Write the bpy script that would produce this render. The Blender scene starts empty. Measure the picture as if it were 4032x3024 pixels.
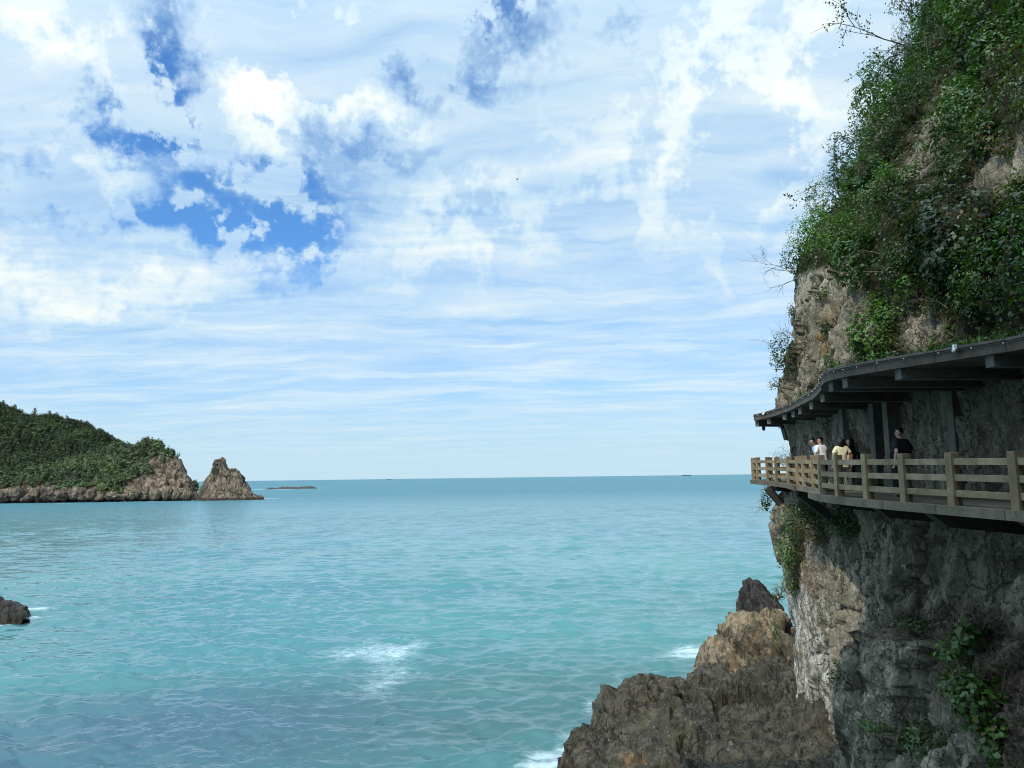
import bpy, bmesh, math, random
import numpy as np
from mathutils import Vector, Matrix
from mathutils.bvhtree import BVHTree

random.seed(7)
RNG = np.random.default_rng(11)
S = bpy.context.scene
COL = S.collection
R = math.radians
CAM_Z = 14.0

# ------------------------------------------------------------------ camera
FPX = 3000.0
CAM_M = Matrix.Rotation(R(90 + 6.98), 3, 'X') @ Matrix.Rotation(R(-0.75), 3, 'Z')
cd = bpy.data.cameras.new('camera')
cd.sensor_width = 36.0
cd.lens = 36.0 * FPX / 4032.0
cd.clip_start = 0.1
cd.clip_end = 120000
co = bpy.data.objects.new('camera', cd)
COL.objects.link(co)
co.matrix_world = Matrix.Translation((0, 0, CAM_Z)) @ CAM_M.to_4x4()
S.camera = co


def ray(px, py):
    return CAM_M @ Vector(((px - 2016) / FPX, -(py - 1512) / FPX, -1.0))


def P(px, py, Y):
    d = ray(px, py)
    return Vector((d.x / d.y * Y, Y, CAM_Z + d.z / d.y * Y))


def project(V):
    """pixel position (4032 wide frame) of world points"""
    Mi = np.array(CAM_M.inverted())
    q = (np.asarray(V) - np.array([0, 0, CAM_Z])) @ Mi.T
    w = np.maximum(-q[:, 2], 1e-6)
    px = 2016 + FPX * q[:, 0] / w
    py = 1512 - FPX * q[:, 1] / w
    bad = q[:, 2] > -0.1
    px[bad] = -9999
    return px, py


# ------------------------------------------------------------------ numpy noise
def _h(ix, iy, iz, k):
    with np.errstate(over='ignore'):
        h = (ix.astype(np.int64) * 374761393 + iy.astype(np.int64) * 668265263 + iz.astype(np.int64) * 2147483647 + k * 1274126177)
        h = (h ^ (h >> 13)) * 1274126177
        h = h ^ (h >> 16)
        h = (h * 668265263) ^ (h >> 15)
    return (h & 0xFFFFFF).astype(np.float64) / 0xFFFFFF


def gnoise(p, k=0):
    p = np.asarray(p, float)
    i = np.floor(p)
    f = p - i
    u = f * f * f * (f * (f * 6 - 15) + 10)
    out = np.zeros(len(p))
    for a in (0, 1):
        for b in (0, 1):
            for c in (0, 1):
                ix, iy, iz = i[:, 0] + a, i[:, 1] + b, i[:, 2] + c
                g = (_h(ix, iy, iz, k) * 2 - 1) * (f[:, 0] - a) + (_h(ix, iy, iz, k + 77) * 2 - 1) * (f[:, 1] - b) + (_h(ix, iy, iz, k + 154) * 2 - 1) * (f[:, 2] - c)
                w = (u[:, 0] if a else 1 - u[:, 0]) * (u[:, 1] if b else 1 - u[:, 1]) * (u[:, 2] if c else 1 - u[:, 2])
                out += w * g
    return out


def fbm(p, octv=4, k=0, gain=0.5):
    p = np.asarray(p, float)
    s, a = np.zeros(len(p)), 1.0
    for o in range(octv):
        s += a * gnoise(p * 2.0 ** o + o * 17.3, k + o)
        a *= gain
    return s


def facet(p, k=0, jit=0.8, slope=0.8):
    """angular broken-rock noise: every cell is a tilted plane; returns (height, edge distance)"""
    p = np.asarray(p, float)
    i = np.floor(p - 0.5)
    best = np.full(len(p), 9e9)
    sec = np.full(len(p), 9e9)
    val = np.zeros(len(p))
    for a in (0, 1):
        for b in (0, 1):
            for c in (0, 1):
                ix, iy, iz = i[:, 0] + a, i[:, 1] + b, i[:, 2] + c
                dx = p[:, 0] - (ix + 0.5 + (_h(ix, iy, iz, k) - .5) * jit)
                dy = p[:, 1] - (iy + 0.5 + (_h(ix, iy, iz, k + 9) - .5) * jit)
                dz = p[:, 2] - (iz + 0.5 + (_h(ix, iy, iz, k + 18) - .5) * jit)
                d = dx * dx + dy * dy + dz * dz
                v = (_h(ix, iy, iz, k + 27) - .5) + slope * ((_h(ix, iy, iz, k + 36) - .5) * dx + (_h(ix, iy, iz, k + 45) - .5) * dy + (_h(ix, iy, iz, k + 54) - .5) * dz) * 2
                nb = d < best
                sec = np.where(nb, best, np.minimum(sec, d))
                best = np.where(nb, d, best)
                val = np.where(nb, v, val)
    return val, np.sqrt(sec) - np.sqrt(best)


def tps(pts, vals, reg=1e-3):
    pts = np.asarray(pts, float)
    vals = np.asarray(vals, float)
    n = len(pts)
    sc = np.ptp(pts, axis=0).max()
    q = pts / sc

    def ker(r2):
        return 0.5 * r2 * np.log(np.maximum(r2, 1e-12))
    K = ker(((q[:, None] - q[None]) ** 2).sum(-1)) + reg * np.eye(n)
    Pm = np.hstack([np.ones((n, 1)), q])
    A = np.zeros((n + 3, n + 3))
    A[:n, :n], A[:n, n:], A[n:, :n] = K, Pm, Pm.T
    w = np.linalg.solve(A, np.concatenate([vals, np.zeros(3)]))

    def f(x):
        x = np.asarray(x, float) / sc
        out = np.empty(len(x))
        for s0 in range(0, len(x), 20000):
            xx = x[s0:s0 + 20000]
            out[s0:s0 + 20000] = ker(((xx[:, None] - q[None]) ** 2).sum(-1)) @ w[:n] + w[n] + xx @ w[n + 1:]
        return out
    return f


def sstep(a, b, x):
    t = np.clip((x - a) / (b - a), 0, 1)
    return t * t * (3 - 2 * t)


def in_poly(px, py, poly):
    ins = np.zeros(len(px), bool)
    n = len(poly)
    for a in range(n):
        x1, y1 = poly[a]
        x2, y2 = poly[(a + 1) % n]
        c = ((y1 > py) != (y2 > py)) & (px < (x2 - x1) * (py - y1) / (y2 - y1 + 1e-9) + x1)
        ins ^= c
    return ins


# ------------------------------------------------------------------ object helpers
def tag(o, label=None, cat=None, group=None, kind=None):
    if label: o['label'] = label
    if cat: o['category'] = cat
    if group: o['group'] = group
    if kind: o['kind'] = kind
    return o


def link(name, me, mats=None, parent=None, smooth=False):
    o = bpy.data.objects.new(name, me)
    COL.objects.link(o)
    for m in (mats if isinstance(mats, (list, tuple)) else [mats] if mats else []):
        me.materials.append(m)
    if parent: o.parent = parent
    if smooth:
        me.polygons.foreach_set('use_smooth', np.ones(len(me.polygons), bool))
    return o


def empty(name, loc=(0, 0, 0), rz=0.0):
    o = bpy.data.objects.new(name, None)
    COL.objects.link(o)
    o.empty_display_size = 0.1
    o.location = loc
    o.rotation_euler = (0, 0, rz)
    return o


def np_mesh(name, V, F):
    """mesh from an (n,3) array and an (m,k) face array"""
    V = np.ascontiguousarray(V, np.float32)
    F = np.ascontiguousarray(F, np.int32)
    me = bpy.data.meshes.new(name)
    k = F.shape[1]
    me.vertices.add(len(V))
    me.vertices.foreach_set('co', V.ravel())
    me.loops.add(F.size)
    me.loops.foreach_set('vertex_index', F.ravel())
    me.polygons.add(len(F))
    me.polygons.foreach_set('loop_start', np.arange(0, F.size, k, dtype=np.int32))
    me.update(calc_edges=True)
    return me


def attr(me, name, vals):
    a = me.attributes.new(name, 'FLOAT', 'POINT')
    a.data.foreach_set('value', np.ascontiguousarray(vals, np.float32))


def grid_faces(ni, nj):
    i, j = np.meshgrid(np.arange(ni - 1), np.arange(nj - 1), indexing='ij')
    a = (i * nj + j).ravel()
    return np.stack([a, a + nj, a + nj + 1, a + 1], 1)


def grid_normals(G):
    du = np.gradient(G, axis=0)
    dv = np.gradient(G, axis=1)
    n = np.cross(du, dv)
    return n / np.maximum(np.linalg.norm(n, axis=2, keepdims=True), 1e-9)


class MB:
    """collects boxes, bars and tubes in one bmesh"""
    def __init__(self):
        self.bm = bmesh.new()

    def hexa(self, c):
        v = [self.bm.verts.new(x) for x in c]
        for f in ((0, 3, 2, 1), (4, 5, 6, 7), (0, 1, 5, 4), (1, 2, 6, 5), (2, 3, 7, 6), (3, 0, 4, 7)):
            self.bm.faces.new([v[i] for i in f])
        return self

    def box(self, c, s, rz=0.0):
        m = Matrix.Rotation(rz, 3, 'Z')
        x, y, z = s[0] / 2, s[1] / 2, s[2] / 2
        return self.hexa([Vector(c) + m @ Vector(p) for p in ((-x, -y, -z), (x, -y, -z), (x, y, -z), (-x, y, -z), (-x, -y, z), (x, -y, z), (x, y, z), (-x, y, z))])

    def bar(self, a, b, w, h, up=(0, 0, 1)):
        a, b = Vector(a), Vector(b)
        d = (b - a).normalized()
        sd = d.cross(Vector(up)).normalized()
        u = sd.cross(d).normalized()
        q = [sd * (-w / 2) + u * (-h / 2), sd * (w / 2) + u * (-h / 2), sd * (w / 2) + u * (h / 2), sd * (-w / 2) + u * (h / 2)]
        return self.hexa([a + x for x in q] + [b + x for x in q])

    def tube(self, pts, rad, n=6, cap=True):
        pts = [Vector(p) for p in pts]
        rings = []
        ref = Vector((0.3, 0.2, 1)).normalized()
        for i, p in enumerate(pts):
            d = (pts[min(i + 1, len(pts) - 1)] - pts[max(i - 1, 0)]).normalized()
            s = d.cross(ref)
            if s.length < 0.05: s = d.cross(Vector((1, 0, 0)))
            s.normalize()
            u = s.cross(d)
            r = rad[i] if isinstance(rad, (list, tuple)) else rad
            rings.append([self.bm.verts.new(p + (s * math.cos(t) + u * math.sin(t)) * r) for t in [2 * math.pi * k / n for k in range(n)]])
        for a, b in zip(rings, rings[1:]):
            for k in range(n):
                self.bm.faces.new((a[k], a[(k + 1) % n], b[(k + 1) % n], b[k]))
        if cap:
            self.bm.faces.new(rings[0][::-1])
            self.bm.faces.new(rings[-1])
        return self

    def ball(self, c, r, seg=12, rings=8, scale=(1, 1, 1)):
        bmesh.ops.create_uvsphere(self.bm, u_segments=seg, v_segments=rings, radius=r,
                                  matrix=Matrix.Translation(c) @ Matrix.Diagonal((*scale, 1)))
        return self

    def build(self, name, mat, parent=None, smooth=False, bevel=0.0):
        me = bpy.data.meshes.new(name)
        bmesh.ops.recalc_face_normals(self.bm, faces=self.bm.faces)
        if bevel:
            bmesh.ops.bevel(self.bm, geom=[e for e in self.bm.edges if len(e.link_faces) == 2 and e.calc_face_angle(0) > 0.6], offset=bevel, segments=2, affect='EDGES', profile=0.6)
        self.bm.to_mesh(me)
        self.bm.free()
        return link(name, me, mat, parent, smooth)


# ------------------------------------------------------------------ node helper
class NT:
    def __init__(self, tree):
        self.t = tree
        self.L = tree.links

    def n(self, typ, **kw):
        nd = self.t.nodes.new(typ)
        for k, v in kw.items(): setattr(nd, k, v)
        return nd

    def put(self, sock, v):
        if isinstance(v, bpy.types.NodeSocket): self.L.new(v, sock)
        elif v is not None:
            try:
                sock.default_value = v
            except Exception:
                sock.default_value = (*v, 1.0)

    def m(self, op, a, b=None, c=None, clamp=False):
        nd = self.n('ShaderNodeMath', operation=op, use_clamp=clamp)
        for i, v in enumerate((a, b, c)):
            if v is not None: self.put(nd.inputs[i], v)
        return nd.outputs[0]

    def vm(self, op, a, b=None):
        nd = self.n('ShaderNodeVectorMath', operation=op)
        self.put(nd.inputs[0], a)
        if b is not None: self.put(nd.inputs[3 if op == 'SCALE' else 1], b)
        return nd.outputs['Value'] if op in ('LENGTH', 'DOT_PRODUCT', 'DISTANCE') else nd.outputs[0]

    def mix(self, f, a, b, blend='MIX'):
        nd = self.n('ShaderNodeMix', data_type='RGBA', blend_type=blend)
        self.put(nd.inputs['Factor'], f)
        self.put(nd.inputs[6], a)
        self.put(nd.inputs[7], b)
        return nd.outputs[2]

    def noise(self, vec, scale, detail=3.0, rough=0.5, dist=0.0, col=False):
        nd = self.n('ShaderNodeTexNoise')
        self.put(nd.inputs['Vector'], vec)
        for k, v in (('Scale', scale), ('Detail', detail), ('Roughness', rough), ('Distortion', dist)): nd.inputs[k].default_value = v
        return nd.outputs['Color' if col else 'Fac']

    def vor(self, vec, scale, feature='F1', out='Distance'):
        nd = self.n('ShaderNodeTexVoronoi', feature=feature)
        self.put(nd.inputs['Vector'], vec)
        nd.inputs['Scale'].default_value = scale
        return nd.outputs[out]

    def ramp(self, f, stops, interp='LINEAR'):
        nd = self.n('ShaderNodeValToRGB')
        nd.color_ramp.interpolation = interp
        e = nd.color_ramp.elements
        while len(e) < len(stops): e.new(0.5)
        for x, (p, c) in zip(e, stops):
            x.position = p
            x.color = (*c, 1) if not isinstance(c, (int, float)) else (c, c, c, 1)
        self.put(nd.inputs[0], f)
        return nd.outputs[0]

    def rng(self, v, a, b, c=0.0, d=1.0, smooth=True):
        nd = self.n('ShaderNodeMapRange', interpolation_type='SMOOTHSTEP' if smooth else 'LINEAR')
        for i, x in enumerate((v, a, b, c, d)): self.put(nd.inputs[i], x)
        return nd.outputs[0]

    def mapping(self, vec, loc=(0, 0, 0), rot=(0, 0, 0), scale=(1, 1, 1), typ='POINT'):
        nd = self.n('ShaderNodeMapping', vector_type=typ)
        self.put(nd.inputs[0], vec)
        nd.inputs[1].default_value, nd.inputs[2].default_value, nd.inputs[3].default_value = loc, rot, scale
        return nd.outputs[0]

    def xyz(self, vec):
        nd = self.n('ShaderNodeSeparateXYZ')
        self.put(nd.inputs[0], vec)
        return nd.outputs

    def comb(self, x, y, z=0.0):
        nd = self.n('ShaderNodeCombineXYZ')
        for i, v in enumerate((x, y, z)): self.put(nd.inputs[i], v)
        return nd.outputs[0]

    def bump(self, h, strength=0.5, dist=0.1, normal=None):
        nd = self.n('ShaderNodeBump')
        self.put(nd.inputs['Height'], h)
        self.put(nd.inputs['Strength'], strength)
        nd.inputs['Distance'].default_value = dist
        if normal is not None: self.put(nd.inputs['Normal'], normal)
        return nd.outputs[0]

    def pos(self):
        return self.n('ShaderNodeNewGeometry').outputs['Position']

    def attr(self, name):
        return self.n('ShaderNodeAttribute', attribute_name=name).outputs['Fac']


def material(name, build):
    m = bpy.data.materials.new(name)
    m.use_nodes = True
    t = NT(m.node_tree)
    b = m.node_tree.nodes['Principled BSDF']
    build(t, b)
    return m


def plain(name, col, rough=0.7, var=0.25, scale=6.0, spec=0.3):
    def f(t, b):
        p = t.pos()
        n = t.noise(p, scale, 5, 0.6)
        c = t.mix(n, tuple(x * (1 - var) for x in col), tuple(min(1, x * (1 + var)) for x in col))
        t.put(b.inputs['Base Color'], c)
        b.inputs['Roughness'].default_value = rough
        b.inputs['Specular IOR Level'].default_value = spec
        t.put(b.inputs['Normal'], t.bump(t.noise(p, scale * 8, 3), 0.2, 0.01))
    return material(name, f)

# ------------------------------------------------------------------ materials
def rock_mat(name, base, dark, tan, strata=(0.25, 0.0, 0.0), ochre=(), wet=None, streak=0.5, fine=1.0, whites=(), stain=0.0, speck=1.0):
    def f(t, b):
        p = t.pos()
        q = t.mapping(p, rot=strata, scale=(1.0, 1.0, 0.15))          # stretched along the bedding
        big = t.noise(p, 0.22 * fine, 5, 0.6)
        st = t.noise(q, 2.0 * fine, 10, 0.72, 0.3)
        mid = t.noise(p, 1.7 * fine, 8, 0.7)
        grit = t.noise(p, 11 * fine, 6, 0.75)
        c = t.mix(t.rng(st, 0.40, 0.60), dark, base)
        c = t.mix(t.rng(big, 0.47, 0.64), c, t.mix(t.rng(mid, 0.4, 0.6), dark, tan))
        c = t.mix(t.rng(t.noise(q, 8 * fine, 7, 0.75), 0.58, 0.72, 0, streak), c, tuple(min(1, x * 1.7) for x in base))
        patch_ = t.rng(t.noise(p, 0.75 * fine, 4, 0.6), 0.4, 0.62)
        pale = t.m('MULTIPLY', t.rng(t.noise(p, 6.5 * fine, 6, 0.72), 0.56, 0.62), t.m('MULTIPLY', patch_, 0.75 * speck))
        c = t.mix(pale, c, tuple(min(1, x * 1.45 + 0.08) for x in base))
        # joints along and across the bedding
        wp = t.vm('ADD', p, t.vm('SCALE', t.vm('SUBTRACT', t.noise(p, 1.6 * fine, 5, 0.65, col=True), (0.5, 0.5, 0.5)), 0.7 / fine))
        j1 = t.rng(t.vor(t.mapping(wp, rot=strata, scale=(1, 1, 0.14)), 0.95 * fine, 'DISTANCE_TO_EDGE'), 0.0, 0.028)
        j2 = t.rng(t.vor(t.mapping(wp, rot=strata, scale=(1, 1, 0.3)), 2.6 * fine, 'DISTANCE_TO_EDGE'), 0.0, 0.045)
        gate = t.rng(t.noise(p, 0.6 * fine, 3, 0.6), 0.42, 0.56)
        j2 = t.m('MAXIMUM', j2, gate)
        j1 = t.m('MAXIMUM', j1, t.rng(t.noise(p, 0.45 * fine, 3, 0.6), 0.5, 0.62))
        crack = t.m('MULTIPLY', j1, j2)
        c = t.mix(t.m('MULTIPLY', t.m('SUBTRACT', 1.0, crack), 0.8), c, tuple(x * 0.3 for x in dark))
        for (x, y, z, r, col) in ochre:
            d = t.vm('DISTANCE', p, (x, y, z))
            w = t.m('ADD', d, t.m('MULTIPLY', t.m('SUBTRACT', mid, 0.5), r * 3.4))
            c = t.mix(t.m('MULTIPLY', t.rng(w, r * 0.4, r, 1, 0), t.rng(st, 0.40, 0.55, 0.15, 0.9)), c, col)
        for (x, y, z, rx, rz, rot) in whites:                       # bleached, quartz-pale bands
            l = t.vm('LENGTH', t.mapping(p, loc=(x, y, z), rot=rot, scale=(rx, 4.0, rz), typ='TEXTURE'))
            w = t.m('ADD', l, t.m('MULTIPLY', t.m('SUBTRACT', t.noise(q, 3.0, 7, 0.68), 0.5), 2.4))
            c = t.mix(t.m('MULTIPLY', t.rng(w, 0.5, 0.95, 1, 0), t.m('MULTIPLY', crack, 0.9)), c, t.mix(t.rng(t.noise(q, 4.0 * fine, 8, 0.7), 0.38, 0.6), (0.26, 0.22, 0.17), (0.80, 0.76, 0.66)))
        if wet is not None:
            z = t.m('ADD', t.xyz(p)[2], t.m('MULTIPLY', t.m('SUBTRACT', mid, 0.5), 2.2))
            w = t.rng(z, wet * 0.4, wet, 1, 0)
            c = t.mix(w, c, t.mix(t.rng(grit, 0.45, 0.6), (0.028, 0.022, 0.014), (0.075, 0.05, 0.028)))
            t.put(b.inputs['Roughness'], t.rng(w, 0, 1, 0.85, 0.4))
        else:
            b.inputs['Roughness'].default_value = 0.88
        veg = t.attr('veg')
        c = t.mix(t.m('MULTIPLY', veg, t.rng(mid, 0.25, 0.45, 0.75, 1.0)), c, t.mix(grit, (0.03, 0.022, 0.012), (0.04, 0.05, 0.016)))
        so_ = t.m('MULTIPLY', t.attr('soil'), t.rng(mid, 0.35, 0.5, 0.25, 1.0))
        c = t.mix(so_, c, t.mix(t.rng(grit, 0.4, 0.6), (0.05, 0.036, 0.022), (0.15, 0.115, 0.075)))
        moss = t.m('MULTIPLY', t.rng(t.noise(p, 0.8 * fine, 5, 0.7), 0.52, 0.66), stain)
        c = t.mix(moss, c, (0.075, 0.085, 0.035))
        c = t.mix(1.0, c, t.ramp(grit, [(0.32, 0.58), (0.5, 1.0), (0.68, 1.35)]), 'MULTIPLY')
        t.put(b.inputs['Base Color'], c)
        b.inputs['Specular IOR Level'].default_value = 0.25
        h = t.m('ADD', t.m('MULTIPLY', st, 1.0), t.m('MULTIPLY', t.noise(q, 9 * fine, 8, 0.75), 0.6))
        h = t.m('ADD', h, t.m('MULTIPLY', grit, 0.5))
        h = t.m('ADD', h, t.m('MULTIPLY', crack, 0.35))
        t.put(b.inputs['Normal'], t.bump(h, 1.0, 0.25 / fine))
    return material(name, f)


def leaf_mat(name, cols, dry=(0.12, 0.085, 0.035), dryness=0.04, scale=0.5, rough=0.45, trans=0.25):
    def f(t, b):
        g = t.n('ShaderNodeNewGeometry')
        r = g.outputs['Random Per Island']
        c = t.ramp(r, [(0.0, cols[0]), (0.45, cols[1]), (0.85, cols[2]), (1.0, cols[3])])
        n = t.noise(g.outputs['Position'], scale, 4, 0.6)
        c = t.mix(1.0, c, t.ramp(n, [(0.3, (0.55, 0.62, 0.6)), (0.7, (1.5, 1.35, 0.95))]), 'MULTIPLY')
        c = t.mix(1.0, c, t.comb(t.attr('tone'), t.attr('tone'), t.attr('tone')), 'MULTIPLY')
        d = t.rng(t.m('ADD', t.m('FRACT', t.m('MULTIPLY', r, 37.7)), t.m('MULTIPLY', t.m('SUBTRACT', t.noise(g.outputs['Position'], scale * 1.7, 3), 0.5), 1.2)), 1.02 - dryness * 3, 1.12 - dryness * 3)
        c = t.mix(d, c, dry)
        t.put(b.inputs['Base Color'], c)
        b.inputs['Roughness'].default_value = rough
        b.inputs['Specular IOR Level'].default_value = 0.45
        tr = t.n('ShaderNodeBsdfTranslucent')
        t.put(tr.inputs['Color'], t.mix(1.0, c, (1.1, 1.35, 0.5), 'MULTIPLY'))
        ms = t.n('ShaderNodeMixShader')
        ms.inputs[0].default_value = trans
        t.L.new(b.outputs[0], ms.inputs[1])
        t.L.new(tr.outputs[0], ms.inputs[2])
        t.L.new(ms.outputs[0], t.t.nodes['Material Output'].inputs['Surface'])
    return material(name, f)


def concrete(name, col, rough=0.85, moss=0.3, grain=1.0, dark=0.55, joint=0.0):
    def f(t, b):
        p = t.pos()
        n1 = t.noise(p, 1.6, 6, 0.65)
        n2 = t.noise(p, 28 * grain, 4, 0.7)
        st = t.noise(t.mapping(p, scale=(5, 5, 0.7)), 1.5, 5, 0.6)
        c = t.mix(t.rng(n1, 0.3, 0.7), tuple(x * dark for x in col), col)
        c = t.mix(t.rng(st, 0.5, 0.75, 0, 0.5), c, tuple(x * 0.5 for x in col))
        c = t.mix(t.rng(t.noise(p, 3.1, 5, 0.7), 0.55, 0.72, 0, moss), c, (0.09, 0.09, 0.035))
        c = t.mix(1.0, c, t.ramp(n2, [(0.3, 0.72), (0.7, 1.22)]), 'MULTIPLY')
        rnd = t.n('ShaderNodeObjectInfo').outputs['Random']
        k = t.rng(rnd, 0, 1, 0.8, 1.15, False)
        c = t.mix(1.0, c, t.comb(k, k, t.m('MULTIPLY', k, t.rng(t.m('FRACT', t.m('MULTIPLY', rnd, 7.3)), 0, 1, 0.9, 1.08, False))), 'MULTIPLY')
        if joint:
            fr = t.m('FRACT', t.m('DIVIDE', t.m('ADD', t.xyz(p)[1], t.m('MULTIPLY', n1, 0.02)), joint))
            c = t.mix(t.m('LESS_THAN', fr, 0.03 / joint), c, tuple(x * 0.3 for x in col))
            c = t.mix(t.m('MULTIPLY', t.rng(fr, 0.0, 0.2, 0.55, 0.0), st), c, tuple(x * 0.35 for x in col))
        t.put(b.inputs['Base Color'], c)
        b.inputs['Roughness'].default_value = rough
        b.inputs['Specular IOR Level'].default_value = 0.25
        t.put(b.inputs['Normal'], t.bump(t.m('ADD', n2, t.m('MULTIPLY', n1, 2.0)), 0.5, 0.012))
    return material(name, f)


M = {}
M['cliff'] = rock_mat('cliff_rock', (0.43, 0.385, 0.285), (0.20, 0.178, 0.125), (0.36, 0.30, 0.21), strata=(0.28, 0.0, 0.0),
                      ochre=((12.6, 30.6, CAM_Z + 5.6, 1.3, (0.34, 0.19, 0.06)), (12.6, 31.0, CAM_Z + 8.0, 0.8, (0.26, 0.16, 0.07)), (12.6, 35, CAM_Z - 5, 1.6, (0.3, 0.18, 0.1)),
                             (12.9, 34.5, CAM_Z - 6, 1.0, (0.32, 0.2, 0.11)), (12.8, 17.5, CAM_Z + 0.6, 1.5, (0.22, 0.15, 0.05))),
                      wet=1.6, whites=((13.0, 34.6, CAM_Z - 8.6, 1.5, 2.7, (0.0, 0.0, 0.0)), (13.0, 36.2, CAM_Z - 6.0, 1.2, 2.2, (0.0, 0.0, 0.0))), stain=0.3)
M['outcrop'] = rock_mat('shore_rock', (0.118, 0.106, 0.076), (0.042, 0.037, 0.026), (0.15, 0.12, 0.078), strata=(0.5, 0.75, 0.0),
                        ochre=((14.5, 46, CAM_Z - 9.0, 4.6, (0.42, 0.31, 0.18)), (11.5, 45, CAM_Z - 9.8, 2.6, (0.36, 0.27, 0.17)), (4.6, 33.5, CAM_Z - 11.8, 0.9, (0.3, 0.19, 0.1))),
                        wet=1.5, streak=0.35, stain=0.35)
M['darkrock'] = rock_mat('dark_rock', (0.075, 0.066, 0.056), (0.03, 0.027, 0.023), (0.1, 0.08, 0.06), strata=(0.6, 0.4, 0), wet=1.2, streak=0.3)
M['farrock'] = rock_mat('island_rock', (0.25, 0.187, 0.128), (0.07, 0.052, 0.036), (0.33, 0.235, 0.15), strata=(0.2, 0.15, 0), fine=0.11, wet=2.5, streak=0.5)
M['sun_blocker'] = rock_mat('sun_blocker_rock', (0.2, 0.18, 0.15), (0.08, 0.075, 0.06), (0.2, 0.15, 0.1), fine=0.3)

G_DARK = [(0.015, 0.040, 0.009), (0.025, 0.064, 0.012), (0.038, 0.09, 0.017), (0.065, 0.12, 0.028)]
G_MID = [(0.026, 0.068, 0.010), (0.043, 0.10, 0.015), (0.064, 0.135, 0.02), (0.10, 0.165, 0.034)]
G_YEL = [(0.04, 0.06, 0.014), (0.06, 0.08, 0.02), (0.09, 0.1, 0.03), (0.14, 0.125, 0.055)]
M['leaf'] = leaf_mat('leaf_green', G_DARK, dryness=0.015)
M['leaf_mid'] = leaf_mat('leaf_fresh', G_MID, dryness=0.015)
M['leaf_dry'] = leaf_mat('leaf_dry', G_YEL, dryness=0.14)
M['leaf_far'] = leaf_mat('leaf_forest', [(0.036, 0.056, 0.024), (0.046, 0.07, 0.028), (0.055, 0.082, 0.032), (0.07, 0.092, 0.04)], dryness=0.02, scale=0.035, rough=0.7, trans=0.1)
M['leaf_scrub'] = leaf_mat('leaf_scrub', [(0.038, 0.066, 0.02), (0.048, 0.08, 0.024), (0.058, 0.092, 0.028), (0.08, 0.098, 0.04)], dryness=0.05, scale=0.03, rough=0.7, trans=0.1)
M['twig'] = plain('twig_bark', (0.16, 0.125, 0.085), 0.9)
M['twig_dark'] = plain('twig_dark_bark', (0.05, 0.042, 0.035), 0.9)
M['rail'] = concrete('railing_stone', (0.29, 0.22, 0.135), moss=0.45)
M['deck'] = concrete('deck_concrete', (0.15, 0.125, 0.085), moss=0.7, joint=1.9)
M['roofc'] = concrete('canopy_concrete', (0.14, 0.112, 0.092), moss=0.5, joint=1.45)
M['beam'] = concrete('beam_concrete', (0.16, 0.155, 0.135), moss=0.2)
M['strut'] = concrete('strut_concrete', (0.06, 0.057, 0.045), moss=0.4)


# ------------------------------------------------------------------ light and sky
SUN_AZ = Vector((-0.72, -0.69)).normalized()
SUN_EL = 45.0
sd = Vector((SUN_AZ.x * math.cos(R(SUN_EL)), SUN_AZ.y * math.cos(R(SUN_EL)), math.sin(R(SUN_EL))))
sl = bpy.data.lights.new('sun', 'SUN')
sl.energy = 2.9
sl.angle = R(0.6)
sl.color = (1.0, 0.93, 0.82)
so = bpy.data.objects.new('sun', sl)
COL.objects.link(so)
so.rotation_euler = (-sd).to_track_quat('-Z', 'Y').to_euler()
so.location = (0, 0, 120)


def azel(px, py):
    """full-view pixel of the 2212 px picture -> azimuth, elevation in degrees"""
    d = ray(px * 4032 / 2212, py * 4032 / 2212).normalized()
    return math.degrees(math.atan2(d.x, d.y)), math.degrees(math.asin(d.z))


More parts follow.
